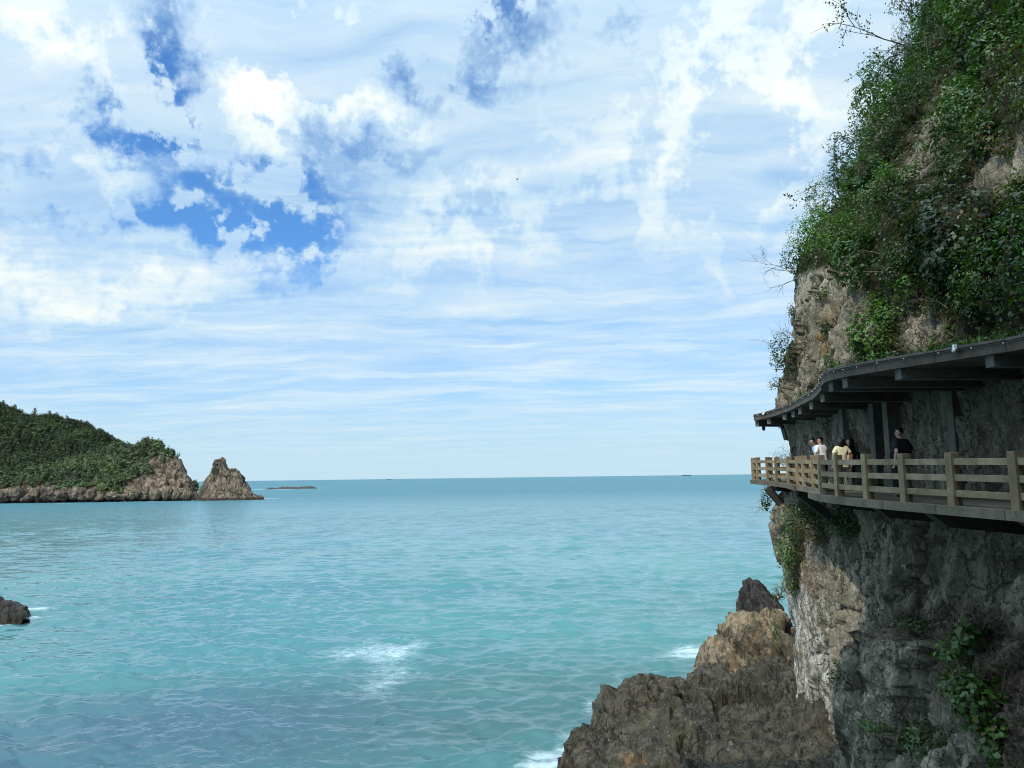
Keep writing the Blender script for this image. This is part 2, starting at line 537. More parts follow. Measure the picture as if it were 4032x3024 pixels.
def make_world():
    w = bpy.data.worlds.new('World')
    S.world = w
    w.use_nodes = True
    t = NT(w.node_tree)
    bg = w.node_tree.nodes['Background']
    d = t.n('ShaderNodeTexCoord').outputs['Generated']
    x, y, z = t.xyz(d)
    az = t.m('MULTIPLY', t.m('ARCTAN2', x, y), 180 / math.pi)
    el = t.m('MULTIPLY', t.m('ARCSINE', z), 180 / math.pi)
    sky = t.n('ShaderNodeTexSky', sky_type='NISHITA')
    sky.sun_disc = False
    sky.sun_elevation = R(SUN_EL)
    sky.sun_rotation = math.atan2(SUN_AZ.x, SUN_AZ.y)
    sky.altitude = 20
    sky.air_density = 1.0
    sky.dust_density = 0.6
    sky.ozone_density = 2.0
    # cloud sheet seen in perspective
    zz = t.m('ADD', t.m('MAXIMUM', z, 0.0), 0.07)
    u = t.m('DIVIDE', x, zz)
    v = t.m('DIVIDE', y, zz)
    uv = t.comb(u, v, 0.0)
    wn = t.noise(uv, 1.1, 4, 0.55, col=True)
    uvw = t.vm('ADD', uv, t.vm('SCALE', t.vm('SUBTRACT', wn, (0.5, 0.5, 0.5)), 0.7))
    n1 = t.noise(t.mapping(uvw, rot=(0, 0, 0.55), scale=(0.75, 2.0, 1)), 1.15, 9, 0.54)
    n2 = t.noise(t.mapping(uvw, loc=(5, 3, 1), rot=(0, 0, 0.35), scale=(0.55, 1.9, 1)), 2.9, 9, 0.62)
    n3 = t.noise(t.mapping(uvw, loc=(1, 8, 2), rot=(0, 0, 0.3), scale=(0.55, 1.8, 1)), 1.7, 8, 0.6)
    # large arrangement of this sky: gaps and banks by direction (warped so no outline is smooth)
    wv = t.noise(t.comb(az, el, 0.0), 0.11, 6, 0.62, col=True)
    ae = t.vm('ADD', t.comb(az, el, 0.0), t.vm('SCALE', t.vm('SUBTRACT', wv, (0.5, 0.5, 0.5)), 13.0))
    blobs = [  # centre x, y, half-width, half-height (2212 px picture), tilt, amount
        (372, 120, 135, 150, 0.3, -1.35), (330, 235, 190, 70, 0.2, -0.9), (130, 215, 220, 60, 0.05, -0.55),
        (470, 400, 260, 150, -0.35, -1.5), (640, 500, 170, 130, -0.5, -0.9), (400, 460, 190, 60, 0.0, -0.8),
        (640, 240, 90, 110, 0.5, -0.75), (870, 160, 110, 60, 0, -0.75), (1065, 5, 150, 50, 0, -1.1), (1130, 90, 110, 70, -0.5, -0.6),
        (60, 390, 260, 90, 0, -0.55), (820, 295, 190, 45, -0.15, -0.6), (1010, 115, 90, 45, 0, -0.6), (590, 590, 150, 70, -0.3, -0.55),
        (1330, 30, 160, 110, -0.6, -0.45), (760, 380, 150, 110, 0, -0.35),
        (250, 345, 170, 55, -0.25, 1.0), (385, 290, 110, 60, 0.5, 0.9), (110, 90, 230, 150, -0.2, 0.8), (590, 90, 230, 190, 0, 1.2),
        (520, 200, 130, 150, 0, 0.9), (280, 205, 75, 55, 0, 1.0), (560, 420, 110, 45, -0.2, 0.9), (600, 315, 75, 75, 0, 0.75),
        (820, 225, 170, 80, -0.2, 0.8), (110, 610, 380, 80, 0, 0.9), (1000, 490, 260, 110, 0.1, 0.7), (1500, 290, 380, 240, 0.4, 0.7),
        (1760, 120, 330, 300, 0, 0.6), (470, 530, 220, 60, -0.2, 0.7), (900, 620, 300, 90, 0, 0.25), (1650, 560, 240, 60, 0.1, 0.35),
    ]
    acc = None
    for (cx, cy, rx, ry, rot, amp) in blobs:
        a0, e0 = azel(cx, cy)
        k = 69.0 / 2212
        g = t.n('ShaderNodeTexGradient', gradient_type='SPHERICAL')
        t.L.new(t.mapping(ae, loc=(a0, e0, 0), rot=(0, 0, rot), scale=(rx * k * 1.25, ry * k * 1.25, 1), typ='TEXTURE'), g.inputs[0])
        acc = t.m('MULTIPLY_ADD', g.outputs['Fac'], amp, acc if acc is not None else 0.0)
    cov = t.m('ADD', t.m('MULTIPLY', t.m('SUBTRACT', n1, 0.5), 1.5), t.m('MULTIPLY', t.m('SUBTRACT', n2, 0.5), t.rng(acc, -0.6, 0.1, 1.0, 0.5)))
    cov = t.m('ADD', cov, t.m('MULTIPLY', acc, 0.9))
    cov = t.m('ADD', cov, t.rng(el, 3.0, 30.0, 0.45, 0.58))
    cov = t.rng(cov, -0.4, 1.35)
    veil = t.m('ADD', t.m('MULTIPLY', acc, 0.95), t.m('MULTIPLY', t.m('SUBTRACT', n3, 0.5), 1.5))
    veil = t.rng(t.m('ADD', veil, 0.72), 0.0, 1.0, 0.0, 0.86)
    br = t.m('ADD', t.m('MULTIPLY', n3, 0.7), t.m('MULTIPLY', n2, 0.35))
    br = t.m('ADD', br, t.m('MULTIPLY', acc, 0.09))
    cc = t.ramp(t.m('ADD', br, t.m('MULTIPLY', t.m('SUBTRACT', cov, 0.7), 0.25)), [(0.34, (0.46, 0.67, 0.83)), (0.48, (0.62, 0.79, 0.88)), (0.60, (0.76, 0.87, 0.89)), (0.74, (0.90, 0.94, 0.91))])
    blue = t.mix(1.0, t.mix(1.0, sky.outputs[0], (0.085, 0.085, 0.085), 'MULTIPLY'), (0.8, 1.45, 2.05), 'MULTIPLY')
    col = t.mix(veil, blue, (0.42, 0.63, 0.90))
    col = t.mix(cov, col, cc)
    hz = t.rng(el, 0.0, 8.0, 0.85, 0.0)
    col = t.mix(hz, col, (0.52, 0.71, 0.82))
    glow = t.m('MAXIMUM', t.vm('DOT_PRODUCT', d, tuple(sd)), 0.0)
    glow = t.m('ADD', t.m('MULTIPLY', t.m('POWER', glow, 3.0), 2.0), 1.0)
    glow = t.m('MULTIPLY_ADD', t.m('POWER', t.m('MAXIMUM', z, 0.0), 6.0), 3.2, glow)     # a thin overcast is brightest overhead
    t.put(bg.inputs[0], t.vm('SCALE', col, t.m('MULTIPLY', glow, 10.0)))
    bg.inputs[1].default_value = 0.1
    w.cycles.sampling_method = 'MANUAL'
    w.cycles.sample_map_resolution = 512
    return bg, t


BG, WT = make_world()
S.view_settings.view_transform = 'Standard'
S.view_settings.look = 'None'
S.view_settings.exposure = 0.12
S.view_settings.gamma = 1.0
S.cycles.max_bounces = 6
S.cycles.diffuse_bounces = 3
S.cycles.glossy_bounces = 2
S.cycles.use_denoising = True
S.cycles.denoising_input_passes = 'RGB_ALBEDO_NORMAL'
S.cycles.denoising_prefilter = 'ACCURATE'
S.cycles.pixel_filter_type = 'BLACKMAN_HARRIS'
S.cycles.filter_width = 1.0
# ------------------------------------------------------------------ sea
def make_sea():
    na, nr = 900, 1250
    r0, r1 = 14.0, 2600.0
    ang = np.linspace(R(-52), R(50), na)
    rad = r0 * (r1 / r0) ** (np.arange(nr) / (nr - 1))
    A, Rr = np.meshgrid(ang, rad, indexing='ij')
    X, Y = (np.sin(A) * Rr).ravel(), (np.cos(A) * Rr).ravel()
    cell = Rr.ravel() * 0.0043
    h = np.zeros(len(X))
    rs = np.random.default_rng(3)
    gust = 0.75 + 0.5 * fbm(np.stack([X * 0.02, Y * 0.035, 0 * X], 1), 3, 5)
    # wind sea: many crossing wave trains about one direction, short ones dying out where the mesh is too coarse for them
    for i in range(96):
        lam = 0.55 * (6.5 / 0.55) ** rs.uniform()
        th = rs.normal() * 0.42 + 0.14
        kx, ky = math.sin(th) * 2 * math.pi / lam, math.cos(th) * 2 * math.pi / lam
        slope = 0.056 * (1.0 if lam < 2.0 else (2.0 / lam) ** 0.7)
        h += slope * lam / (2 * math.pi) * np.sin(kx * X + ky * Y + rs.uniform(0, 6.28)) * sstep(0.42, 0.2, cell / lam)
    pt = np.stack([X * 0.16, Y * 0.22, 0 * X], 1)
    h *= gust * (0.95 + 0.8 * fbm(pt, 3, 9))
    h = np.clip(h, -0.5, 0.5)
    h = h + 0.25 * h * np.abs(h)
    h += 0.10 * gnoise(np.stack([X / 40, Y / 22, 0 * X], 1), 41)
    V = np.stack([X, Y, h - 0.12], 1)
    F = grid_faces(na, nr)[:, ::-1]
    # the rest of the sheet out to the horizon
    rr = np.array([2600, 3500, 5000, 8000, 14000, 25000, 45000, 80000.0])
    an = np.linspace(R(-80), R(80), 90)
    A2, R2 = np.meshgrid(an, rr, indexing='ij')
    V2 = np.stack([np.sin(A2) * R2, np.cos(A2) * R2, 0 * A2 - 0.12], 2).reshape(-1, 3)
    F2 = grid_faces(90, len(rr))[:, ::-1] + len(V)
    # sides and behind
    rr = np.array([0.5, 14, 60, 300, 2600.0])
    an = np.linspace(R(50), R(308), 80)
    A3, R3 = np.meshgrid(an, rr, indexing='ij')
    V3 = np.stack([np.sin(A3) * R3, np.cos(A3) * R3, 0 * A3 - 0.12], 2).reshape(-1, 3)
    F3 = grid_faces(80, len(rr))[:, ::-1] + len(V) + len(V2)
    me = np_mesh('sea', np.vstack([V, V2, V3]), np.vstack([F, F2, F3]))

    def f(t, b):
        p = t.pos()
        x, y, z = t.xyz(p)
        dist = t.vm('LENGTH', p)
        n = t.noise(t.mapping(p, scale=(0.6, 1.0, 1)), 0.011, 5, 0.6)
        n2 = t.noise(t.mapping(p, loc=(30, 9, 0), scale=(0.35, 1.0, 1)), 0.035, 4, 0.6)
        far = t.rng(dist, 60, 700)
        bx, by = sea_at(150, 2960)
        blue_patch = t.rng(t.vm('LENGTH', t.mapping(p, loc=(bx, by, 0), rot=(0, 0, 0.3), scale=(26, 15, 1), typ='TEXTURE')), 0.2, 1.1, 0.75, 0.0)  # soft blob of darker blue on the lower left water
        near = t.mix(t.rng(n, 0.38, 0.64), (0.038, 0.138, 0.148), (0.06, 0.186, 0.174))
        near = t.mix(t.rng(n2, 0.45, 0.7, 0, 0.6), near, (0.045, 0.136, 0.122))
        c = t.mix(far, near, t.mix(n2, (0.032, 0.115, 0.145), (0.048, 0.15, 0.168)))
        near_grey = t.m('MULTIPLY', t.rng(dist, 30, 75, 1, 0), t.rng(n2, 0.3, 0.6, 0.3, 1))  # greyer, darker green towards the viewpoint, broken by noise
        c = t.mix(near_grey, c, (0.036, 0.066, 0.054))
        c = t.mix(t.m('MULTIPLY', blue_patch, t.rng(n2, 0.3, 0.6, 0.5, 1.0)), c, (0.035, 0.075, 0.115))
        # foam where the swell breaks on rock, and one pale patch on open water
        fz = t.noise(t.mapping(p, scale=(1.0, 1.6, 1)), 1.6, 8, 0.72, 0.6)
        fl = t.noise(t.mapping(p, scale=(0.5, 1.8, 1)), 0.55, 6, 0.7, 0.8)
        fo = None
        for (cx, cy, rx, ry, rot, amp) in FOAM_AND_PALE:
            g = t.n('ShaderNodeTexGradient', gradient_type='SPHERICAL')
            t.L.new(t.mapping(t.comb(x, y, 0.0), loc=(cx, cy, 0), rot=(0, 0, rot), scale=(rx, ry, 1), typ='TEXTURE'), g.inputs[0])
            fo = t.m('MULTIPLY_ADD', g.outputs['Fac'], amp, fo if fo is not None else 0.0)
        fm = t.m('ADD', t.m('MULTIPLY', fz, 0.55), t.m('MULTIPLY', fl, 0.45))
        foam = t.m('MULTIPLY', t.rng(t.m('ADD', fm, t.m('MINIMUM', fo, 0.34)), 0.63, 1.12), t.rng(fo, 0.0, 0.08))
        c = t.mix(foam, c, (0.60, 0.68, 0.68))
        t.put(b.inputs['Base Color'], c)
        rough = t.rng(dist, 120, 800, 0.06, 0.45)
        t.put(b.inputs['Roughness'], t.m('MAXIMUM', rough, t.m('MULTIPLY', foam, 0.8)))
        b.inputs['IOR'].default_value = 1.42
        b.inputs['Specular Tint'].default_value = (0.72, 0.96, 1.0, 1)
        w1 = t.noise(t.mapping(p, rot=(0, 0, 0.2), scale=(0.45, 1, 1)), 1.7, 2, 0.5, 0.3)
        w2 = t.noise(t.mapping(p, rot=(0, 0, -0.15), scale=(0.35, 1, 1)), 0.30, 3, 0.6, 0.3)
        h = t.m('ADD', t.m('MULTIPLY', w1, t.rng(dist, 40, 400, 0.045, 0.16)), t.m('MULTIPLY', w2, t.rng(dist, 120, 500, 0.0, 1.6)))
        t.put(b.inputs['Normal'], t.bump(h, 1.0, 1.0))
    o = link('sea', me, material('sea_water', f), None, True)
    tag(o, 'turquoise sea with small wind waves reaching the horizon', 'sea', None, 'structure')


def sea_at(px, py):
    d = ray(px, py)
    k = -CAM_Z / d.z
    return d.x * k, d.y * k


def fo(px, py, w, depth, rot=0.0, amp=0.5):
    x, y = sea_at(px, py)
    return (x, y, w, depth, rot, amp)


FOAM_AND_PALE = [fo(1600, 2560, 2.8, 9.5, -0.3, 0.16), fo(1560, 2650, 3.0, 6.5, -0.2, 0.15), fo(1480, 2550, 9.5, 12, 0.0, 0.2), fo(1380, 2570, 5.0, 4, 0, 0.18), fo(1500, 2700, 6, 6, 0, 0.17),
        fo(2720, 2560, 3.2, 3.0, 0.0, 0.42), fo(2620, 2580, 5.0, 2.2, 0.1, 0.22), fo(2830, 2500, 2.5, 3.0, 0.0, 0.3),
        fo(2200, 2960, 2.2, 2.0, 0, 0.36), fo(2190, 3015, 2.4, 1.8, 0, 0.4), fo(2255, 2900, 1.4, 2.8, 0, 0.34), fo(2330, 2780, 1.4, 2.6, 0, 0.28), fo(2120, 2990, 3.0, 2.5, 0, 0.2),
        fo(140, 2392, 3.6, 1.8, 0.1, 0.5), fo(80, 2430, 4.6, 2.0, 0.3, 0.5), fo(20, 2455, 4.4, 2.0, 0.3, 0.45),
        fo(900, 1969, 30, 9, 0.0, 0.8), fo(960, 1968, 22, 7, 0.0, 0.7), fo(1060, 1962, 16, 10, 0, 0.6), fo(607, 1973, 8, 6, 0, 0.7), fo(250, 1981, 8, 5, 0, 0.6),
        fo(1032, 1926, 15, 55, 0.0, 1.6), fo(1120, 1927, 20, 25, 0.0, 0.8), fo(1215, 1924, 10, 30, 0.0, 0.9), fo(1262, 1921, 28, 40, 0.0, 0.6)]
make_sea()

# ------------------------------------------------------------------ the cliff the walkway is cut into
S_ARC = 36.0
R_ARC = 2.0


def cliff_base(s):
    """plan curve: straight along +y at x=13, round the corner, then away to the right. -> point, outward normal"""
    t = np.clip((s - S_ARC) / R_ARC, 0, math.pi / 2)
    ex = np.maximum(s - S_ARC - R_ARC * math.pi / 2, 0)
    nx, ny = -np.cos(t), np.sin(t)
    x = 15.0 + nx * R_ARC + ex
    y = np.minimum(s, S_ARC) + ny * R_ARC
    return x, y, nx, ny


def make_cliff():
    ctrl = []
    for z, o in ((-15, .1), (-9, .1), (-6, .3), (-5, .55), (-3, .7), (-1.7, .55), (0, -.1), (1, -.45), (2.2, -.2), (3.6, .3), (4.5, .1), (6.5, -.3), (9.3, -.4), (12, -.5), (13, -1.0), (14, -2.2), (16, -3.1), (18, -3.8), (20.5, -4.6), (23.5, -6.0), (30, -9.5)):
        ctrl.append((36.7, z, o))
        ctrl.append((41.0, z, o - 0.1))
        ctrl.append((60.0, z, o - 0.3))
    for z, pts in ((-15, ((33, .3), (28.5, 1.2), (24, 4.2), (20, 4.6), (15, 4.8), (0, 5))), (-9.5, ((33, .1), (29, .6), (24.3, 2.7), (20, 3.2), (15, 3.6), (0, 4))),
                   (-5.5, ((33, .1), (29, -.5), (26, 1.2), (23, 2.0), (19, 1.7), (14, 2.5), (0, 3))), (-2, ((33, .0), (30, -.8), (26.5, .5), (22, 1.1), (16, 1.1), (0, 1.5))),
                   (0.5, ((33, .2), (28, .1), (22, .3), (16, .1), (8, .2), (-4, .2))), (3.5, ((32, .3), (25, .5), (18, .6), (10, .5), (-4, .5))),
                   (6, ((32, .0), (25, .3), (18, .5), (10, .4), (-4, .4))), (9, ((32, -.4), (25, -.3), (18, .1), (10, 0), (-4, 0))), (12, ((32, -.8), (25, -1.2), (18, -.7), (10, -.8), (-4, -.8))),
                   (16, ((32, -3.2), (25, -3.0), (18, -2.6), (10, -2.6), (-4, -2.6))), (20, ((32, -4.8), (25, -4.6), (18, -4.2), (10, -4.4), (-4, -4.4))),
                   (24, ((32, -6.8), (25, -6.6), (18, -6.2), (10, -6.2), (-4, -6.2))), (30, ((32, -10), (25, -10), (18, -9.5), (10, -9.5), (-4, -9.5)))):
        for s, o in pts: ctrl.append((s, z, o))
    C = np.array(ctrl)
    C[:, 2] += np.where(C[:, 0] > 34, 1.0, 0.7) * np.interp(C[:, 1], [3, 5, 7.4, 10, 11.6, 13.7, 16, 18, 20, 23.5, 30], [0, -.3, -.45, -.7, -1.5, -2.1, -1.7, -2.2, -2.6, -2.7, -3])
    off = tps(C[:, :2], C[:, 2], 1e-4)
    s = np.concatenate([np.arange(-42, 11, 0.5), np.arange(11, 40.6, 0.085), 40.6 + np.cumsum(np.linspace(0.1, 1.4, 40))])
    z = np.concatenate([np.arange(-15.2, 26.5, 0.088), 26.5 + np.cumsum(np.linspace(0.1, 0.5, 16))])
    Sg, Zg = np.meshgrid(s, z, indexing='ij')
    sf, zf = Sg.ravel(), Zg.ravel()
    o = off(np.stack([sf, zf], 1))
    # the debris ledge low on the near face: everything under it stands proud
    zl = -3.55 - (sf - 19.6) * 0.46
    led = sstep(26.0, 23.0, sf) * sstep(12, 15, sf)
    dz = zf - zl
    o += led * 0.85 * (sstep(0.25, -0.05, dz) - 0.5 * sstep(-1.5, -5.5, dz))
    # gully below the far half of the walkway, cleft in the near face
    x, y, nx, ny = cliff_base(sf)
    zw = zf + CAM_Z
    x = x - o
    P0 = np.stack([x, y, zw], 1)
    ca, sa = math.cos(0.3), math.sin(0.3)
    q = np.stack([P0[:, 0], P0[:, 1] * ca + zw * sa, -P0[:, 1] * sa + zw * ca], 1)  # bedding leans
    q += 0.16 * np.stack([fbm(q * 0.6, 3, 200), fbm(q * 0.6, 3, 210), fbm(q * 0.6, 3, 220)], 1)
    a1, e1 = facet(q / np.array([2.6, 2.4, 8.0]), 1)
    a2, e2 = facet(q / np.array([0.9, 0.75, 2.4]), 31)
    a3, e3 = facet(q / np.array([0.34, 0.28, 0.9]), 61)
    a4, e4 = facet(q / np.array([0.15, 0.13, 0.32]), 91)
    d = 0.72 * a1 + 0.36 * a2 + 0.17 * a3 + 0.08 * a4 + 0.3 * fbm(P0 * 0.22, 4, 7)
    d -= 0.22 * sstep(0.05, 0.0, e1) + 0.10 * sstep(0.07, 0, e2) + 0.04 * sstep(0.1, 0, e3)
    corner = sstep(33, 35.5, sf)
    for w_, a_, k in ((1.7, 0.34, 1), (0.55, 0.12, 2)):                # slabs between the bedding joints
        ph = q[:, 1] / w_ + 0.45 * fbm(q * np.array([.3, .3, .12]), 3, 260 + k) + 0.12 * a2
        fr = ph - np.floor(ph)
        hgt = _h(np.floor(ph), np.floor(ph) * 0, np.floor(ph) * 0, 270 + k) - 0.5
        d += a_ * (hgt + 0.5 * fr) * (1 - 0.6 * corner) * sstep(12, 8, zf) - 0.10 * a_ / 0.34 * sstep(0.06, 0.0, fr) * (1 - corner)
    d *= 1 - 0.35 * corner
    hall = sstep(-0.9, -0.4, zf) * sstep(2.9, 2.5, zf)              # the gallery was cut back flatter
    d *= 1 - 0.35 * hall
    o2 = np.where((zf > -0.75) & (zf < 2.6), np.minimum(d, 0.55 - o), d)   # nothing of the wall may stand in the walkway itself
    V = np.stack([x + nx * o2, y + ny * o2, zw + 0.12 * (a2 + a3)], 1)
    G = V.reshape(len(s), len(z), 3)
    # top rows run back to a plateau
    top = []
    for k, (dx, dzz) in enumerate(((2, 0.6), (5, 1.2), (12, 2), (45, 4))):
        q2 = G[:, -1].copy()
        q2[:, 0] += dx
        q2[:, 2] += dzz
        top.append(q2)
    G = np.concatenate([G, np.stack(top, 1)], 1)
    V = G.reshape(-1, 3)
    me = np_mesh('cliff', V, grid_faces(G.shape[0], G.shape[1]))
    return me, G, s, z


CLIFF_ME, CG, CS, CZ = make_cliff()
CN = grid_normals(CG)
if CN[200, 300, 0] > 0:
    CN = -CN
    CLIFF_ME.flip_normals()

# where bare rock shows through the plants (outlines as seen from the walkway)
BARE = [
    [(2900, 1120), (3100, 1100), (3160, 1075), (3240, 1060), (3330, 1010), (3385, 1040), (3390, 1120), (3430, 1200), (3450, 1280), (3440, 1330), (3400, 1350), (3350, 1420), (3300, 1440), (3230, 1510), (3060, 1640), (2900, 1640)],
    [(3585, 1190), (3605, 1160), (3640, 1180), (3690, 1250), (3770, 1310), (3700, 1360), (3570, 1390), (3560, 1310)],
    [(3700, 360), (3820, 290), (3840, 370), (3770, 470), (3745, 560), (3700, 600), (3640, 690), (3575, 730), (3545, 700), (3590, 610), (3655, 480)],
    [(3800, 745), (3890, 610), (3990, 545), (4060, 520), (4040, 690), (3990, 775)],
]
cpx, cpy = project(CG.reshape(-1, 3))
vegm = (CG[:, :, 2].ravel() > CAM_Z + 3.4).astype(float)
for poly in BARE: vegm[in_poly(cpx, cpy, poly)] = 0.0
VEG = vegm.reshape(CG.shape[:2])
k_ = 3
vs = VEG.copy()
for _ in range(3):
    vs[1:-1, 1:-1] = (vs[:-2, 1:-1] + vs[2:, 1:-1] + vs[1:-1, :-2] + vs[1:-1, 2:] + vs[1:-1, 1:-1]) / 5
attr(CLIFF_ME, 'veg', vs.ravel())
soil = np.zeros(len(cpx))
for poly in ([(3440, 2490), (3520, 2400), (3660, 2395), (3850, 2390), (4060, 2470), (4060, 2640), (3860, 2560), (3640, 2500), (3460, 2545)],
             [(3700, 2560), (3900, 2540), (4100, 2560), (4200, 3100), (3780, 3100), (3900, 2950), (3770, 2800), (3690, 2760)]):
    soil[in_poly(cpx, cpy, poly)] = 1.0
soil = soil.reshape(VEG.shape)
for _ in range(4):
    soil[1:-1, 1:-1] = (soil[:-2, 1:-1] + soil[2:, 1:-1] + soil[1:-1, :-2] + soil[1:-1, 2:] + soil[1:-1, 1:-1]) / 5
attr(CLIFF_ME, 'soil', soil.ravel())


def boxblur(A, r):
    for ax in (0, 1):
        p = np.pad(A, [(r + 1, r) if k == ax else (0, 0) for k in (0, 1)], mode='edge')
        c = np.cumsum(p, axis=ax)
        n = A.shape[ax]
        A = (np.take(c, np.arange(2 * r + 1, 2 * r + 1 + n), ax) - np.take(c, np.arange(0, n), ax)) / (2 * r + 1)
    return A


VEGB = boxblur(VEG, 9)
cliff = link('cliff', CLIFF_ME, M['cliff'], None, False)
tag(cliff, 'tall grey and tan sea cliff that carries the walkway', 'cliff', None, 'structure')
_tri = np.asarray(grid_faces(CG.shape[0], CG.shape[1]))
CLIFF_BVH = BVHTree.FromPolygons([Vector(v) for v in CG.reshape(-1, 3)], [tuple(f) for f in _tri.tolist()])
EYE = Vector((0, 0, CAM_Z))


def on_cliff(px, py):
    d = ray(px, py).normalized()
    h = CLIFF_BVH.ray_cast(EYE, d)
    if h[0] is None: return None, None
    n = h[1]
    return h[0], (n if n.dot(d) < 0 else -n)


# ------------------------------------------------------------------ added rock wall out of view, keeps sun off the near walkway
def make_sun_blocker():
    # a closed loop of rock wall: front edge runs from (-8,-9) out to the left
    pl = [(-9, -33), (-10, -14), (-13, -8), (-20, -5.4), (-27, -5.2), (-36, -5.6), (-42, -9), (-44, -33)]
    pl = [(16, -40), (10, -38), (2, -36), (-5, -34)] + pl  # closing wall added behind the viewpoint to cut sky light
    seg = []
    for (a, b), (c, d) in zip(pl, pl[1:]):
        n = max(2, int(math.hypot(c - a, d - b) / 0.9))
        seg += [(a + (c - a) * i / n, b + (d - b) * i / n) for i in range(n)]
    seg.append(pl[-1])
    seg = np.array(seg)
    z = np.arange(-2, 59, 0.9)
    G = np.zeros((len(seg), len(z), 3))
    G[:, :, 0] = seg[:, 0][:, None]
    G[:, :, 1] = seg[:, 1][:, None]
    G[:, :, 2] = z[None] * np.where(seg[:, 0] > -8.5, 0.6, 1.0)[:, None]
    V = G.reshape(-1, 3)
    d = 2.2 * fbm(V * 0.09, 4, 300) + 1.0 * facet(V / np.array([4, 4, 7]), 310)[0]
    V[:, 1] += d - 0.03 * V[:, 2]
    V[:, 0] += 0.5 * d
    V[:, 2] += 2 * fbm(V * 0.05, 3, 320) * (V[:, 2] > 10)
    G = V.reshape(G.shape)
    t1 = G[:, -1].copy(); t1[:, 1] -= 15; t1[:, 2] += 3
    t2 = G[:, -1].copy(); t2[:, 1] -= 60; t2[:, 2] += 5
    G = np.concatenate([G, np.stack([t1, t2], 1)], 1)
    me = np_mesh('sun_blocker', G.reshape(-1, 3), grid_faces(*G.shape[:2]))
    o = link('sun_blocker', me, M['sun_blocker'], None, True)
    tag(o, 'added unseen rock mass behind the viewpoint shading the near walkway', 'sun_blocker', None, 'structure')


make_sun_blocker()


# ------------------------------------------------------------------ rocks as terrain patches
def patch(name, mat, pts, x0, x1, y0, y1, res, amp, cellsz, seed, zmin=-1.5, tilt=0.5, parent=None, crev=0.22, fins=0.0):
    """rock mass through control points (x, y, z): a broken-faced surface, trimmed below the water"""
    C = np.array([tuple(p) for p in pts])
    f = tps(C[:, :2], C[:, 2], 2e-5)
    xs, ys = np.arange(x0, x1, res), np.arange(y0, y1, res)
    X, Y = np.meshgrid(xs, ys, indexing='ij')
    Z = np.maximum(f(np.stack([X.ravel(), Y.ravel()], 1)), zmin - 2)
    G = np.stack([X, Y, Z.reshape(X.shape)], 2)
    N = grid_normals(G)
    if N[..., 2].mean() < 0: N = -N
    V, n = G.reshape(-1, 3).copy(), N.reshape(-1, 3)
    ct, stt = math.cos(tilt), math.sin(tilt)
    q = np.stack([V[:, 0] * ct + V[:, 2] * stt, V[:, 1] * 0.9 + 0.3 * V[:, 0], -V[:, 0] * stt + V[:, 2] * ct], 1)
    q = q + 0.12 * cellsz * np.stack([fbm(q / cellsz, 3, seed + 2), fbm(q / cellsz, 3, seed + 3), fbm(q / cellsz, 3, seed + 4)], 1)
    d = np.zeros(len(V))
    sc, a = cellsz, amp
    while sc > res * 1.6:
        v, e = facet(q / np.array([sc, sc, sc * 2.0]), seed + int(sc * 10))
        d += a * v - crev * a * sstep(0.12, 0, e)
        sc *= 0.42
        a *= 0.44
    if fins:                                                         # upturned beds: broken steps along one direction
        for w_, a_ in ((1.25, 1.0), (0.47, 0.45)):
            ph = q[:, 0] / w_ + 0.55 * fbm(q * 0.5, 3, seed + 60) + 0.25 * a_ * facet(q / np.array([2.0, 1.3, 1.6]), seed + 61)[0]
            d += fins * a_ * (np.abs(ph % 1.0 - 0.3) - 0.35)
    d += 0.5 * amp * fbm(V / (cellsz * 2.2), 4, seed + 90)
    V += n * d[:, None]
    F = grid_faces(len(xs), len(ys))
    keep = (V[F, 2].max(1) > zmin)
    F = F[keep]
    used = np.unique(F)
    mp = np.full(len(V), -1)
    mp[used] = np.arange(len(used))
    me = np_mesh(name, V[used], mp[F])
    if grid_normals(G)[..., 2].mean() < 0: me.flip_normals()
    return link(name, me, mat, parent, False), V.reshape(G.shape)


oc = []
for px, py, Y in ((2215, 2985, 37.6), (2270, 2850, 38.5), (2320, 2760, 39), (2400, 2725, 39.5), (2480, 2655, 40), (2620, 2640, 40.5), (2680, 2665, 41), (2745, 2590, 43.5),
                  (2790, 2480, 47), (2860, 2440, 49), (2950, 2440, 49), (3040, 2400, 47), (2400, 2900, 35.6), (2640, 2800, 36.4), (2500, 3024, 32), (2750, 3024, 30), (3000, 3024, 28), (3200, 3000, 26.8),
                  (2900, 2580, 42.5), (3050, 2580, 41), (2800, 2700, 39), (2960, 2720, 38), (3100, 2780, 35), (2900, 2860, 34.5), (2750, 2880, 34), (3150, 2900, 30.5), (3020, 2900, 31.5), (2330, 3024, 34.6), (2560, 2760, 38)):
    oc.append(P(px, py, Y))
oc = [(p[0], p[1], p[2] - (0.35 if p[0] < 5.5 else 0.15 if p[0] < 8.6 else 0.85 if p[0] < 11.5 else 0.6)) for p in oc]
oc += [(0.5, 38, -3.5), (0.5, 34, -3.5), (1.5, 41, -3.5), (4, 43.5, -3), (7, 45, -2.5), (9.3, 47.5, -2.5), (11, 52, -3), (13, 55, -3), (17, 55, -1), (20, 52, 1), (2.0, 30, -3), (4, 27, -2), (8, 24, 0.5), (13, 24, 5), (14, 30, 5), (15, 36, 5), (20, 40, 5), (0, 46, -4), (8, 54, -5)]
o, OG = patch('rock_outcrop', M['outcrop'], oc, 0.2, 19.0, 23.0, 56.0, 0.075, 0.85, 3.0, 400, zmin=-0.9, tilt=0.7, crev=0.35, fins=0.2)
tag(o, 'large jagged brown rock outcrop sloping into the sea below the cliff', 'rock outcrop')

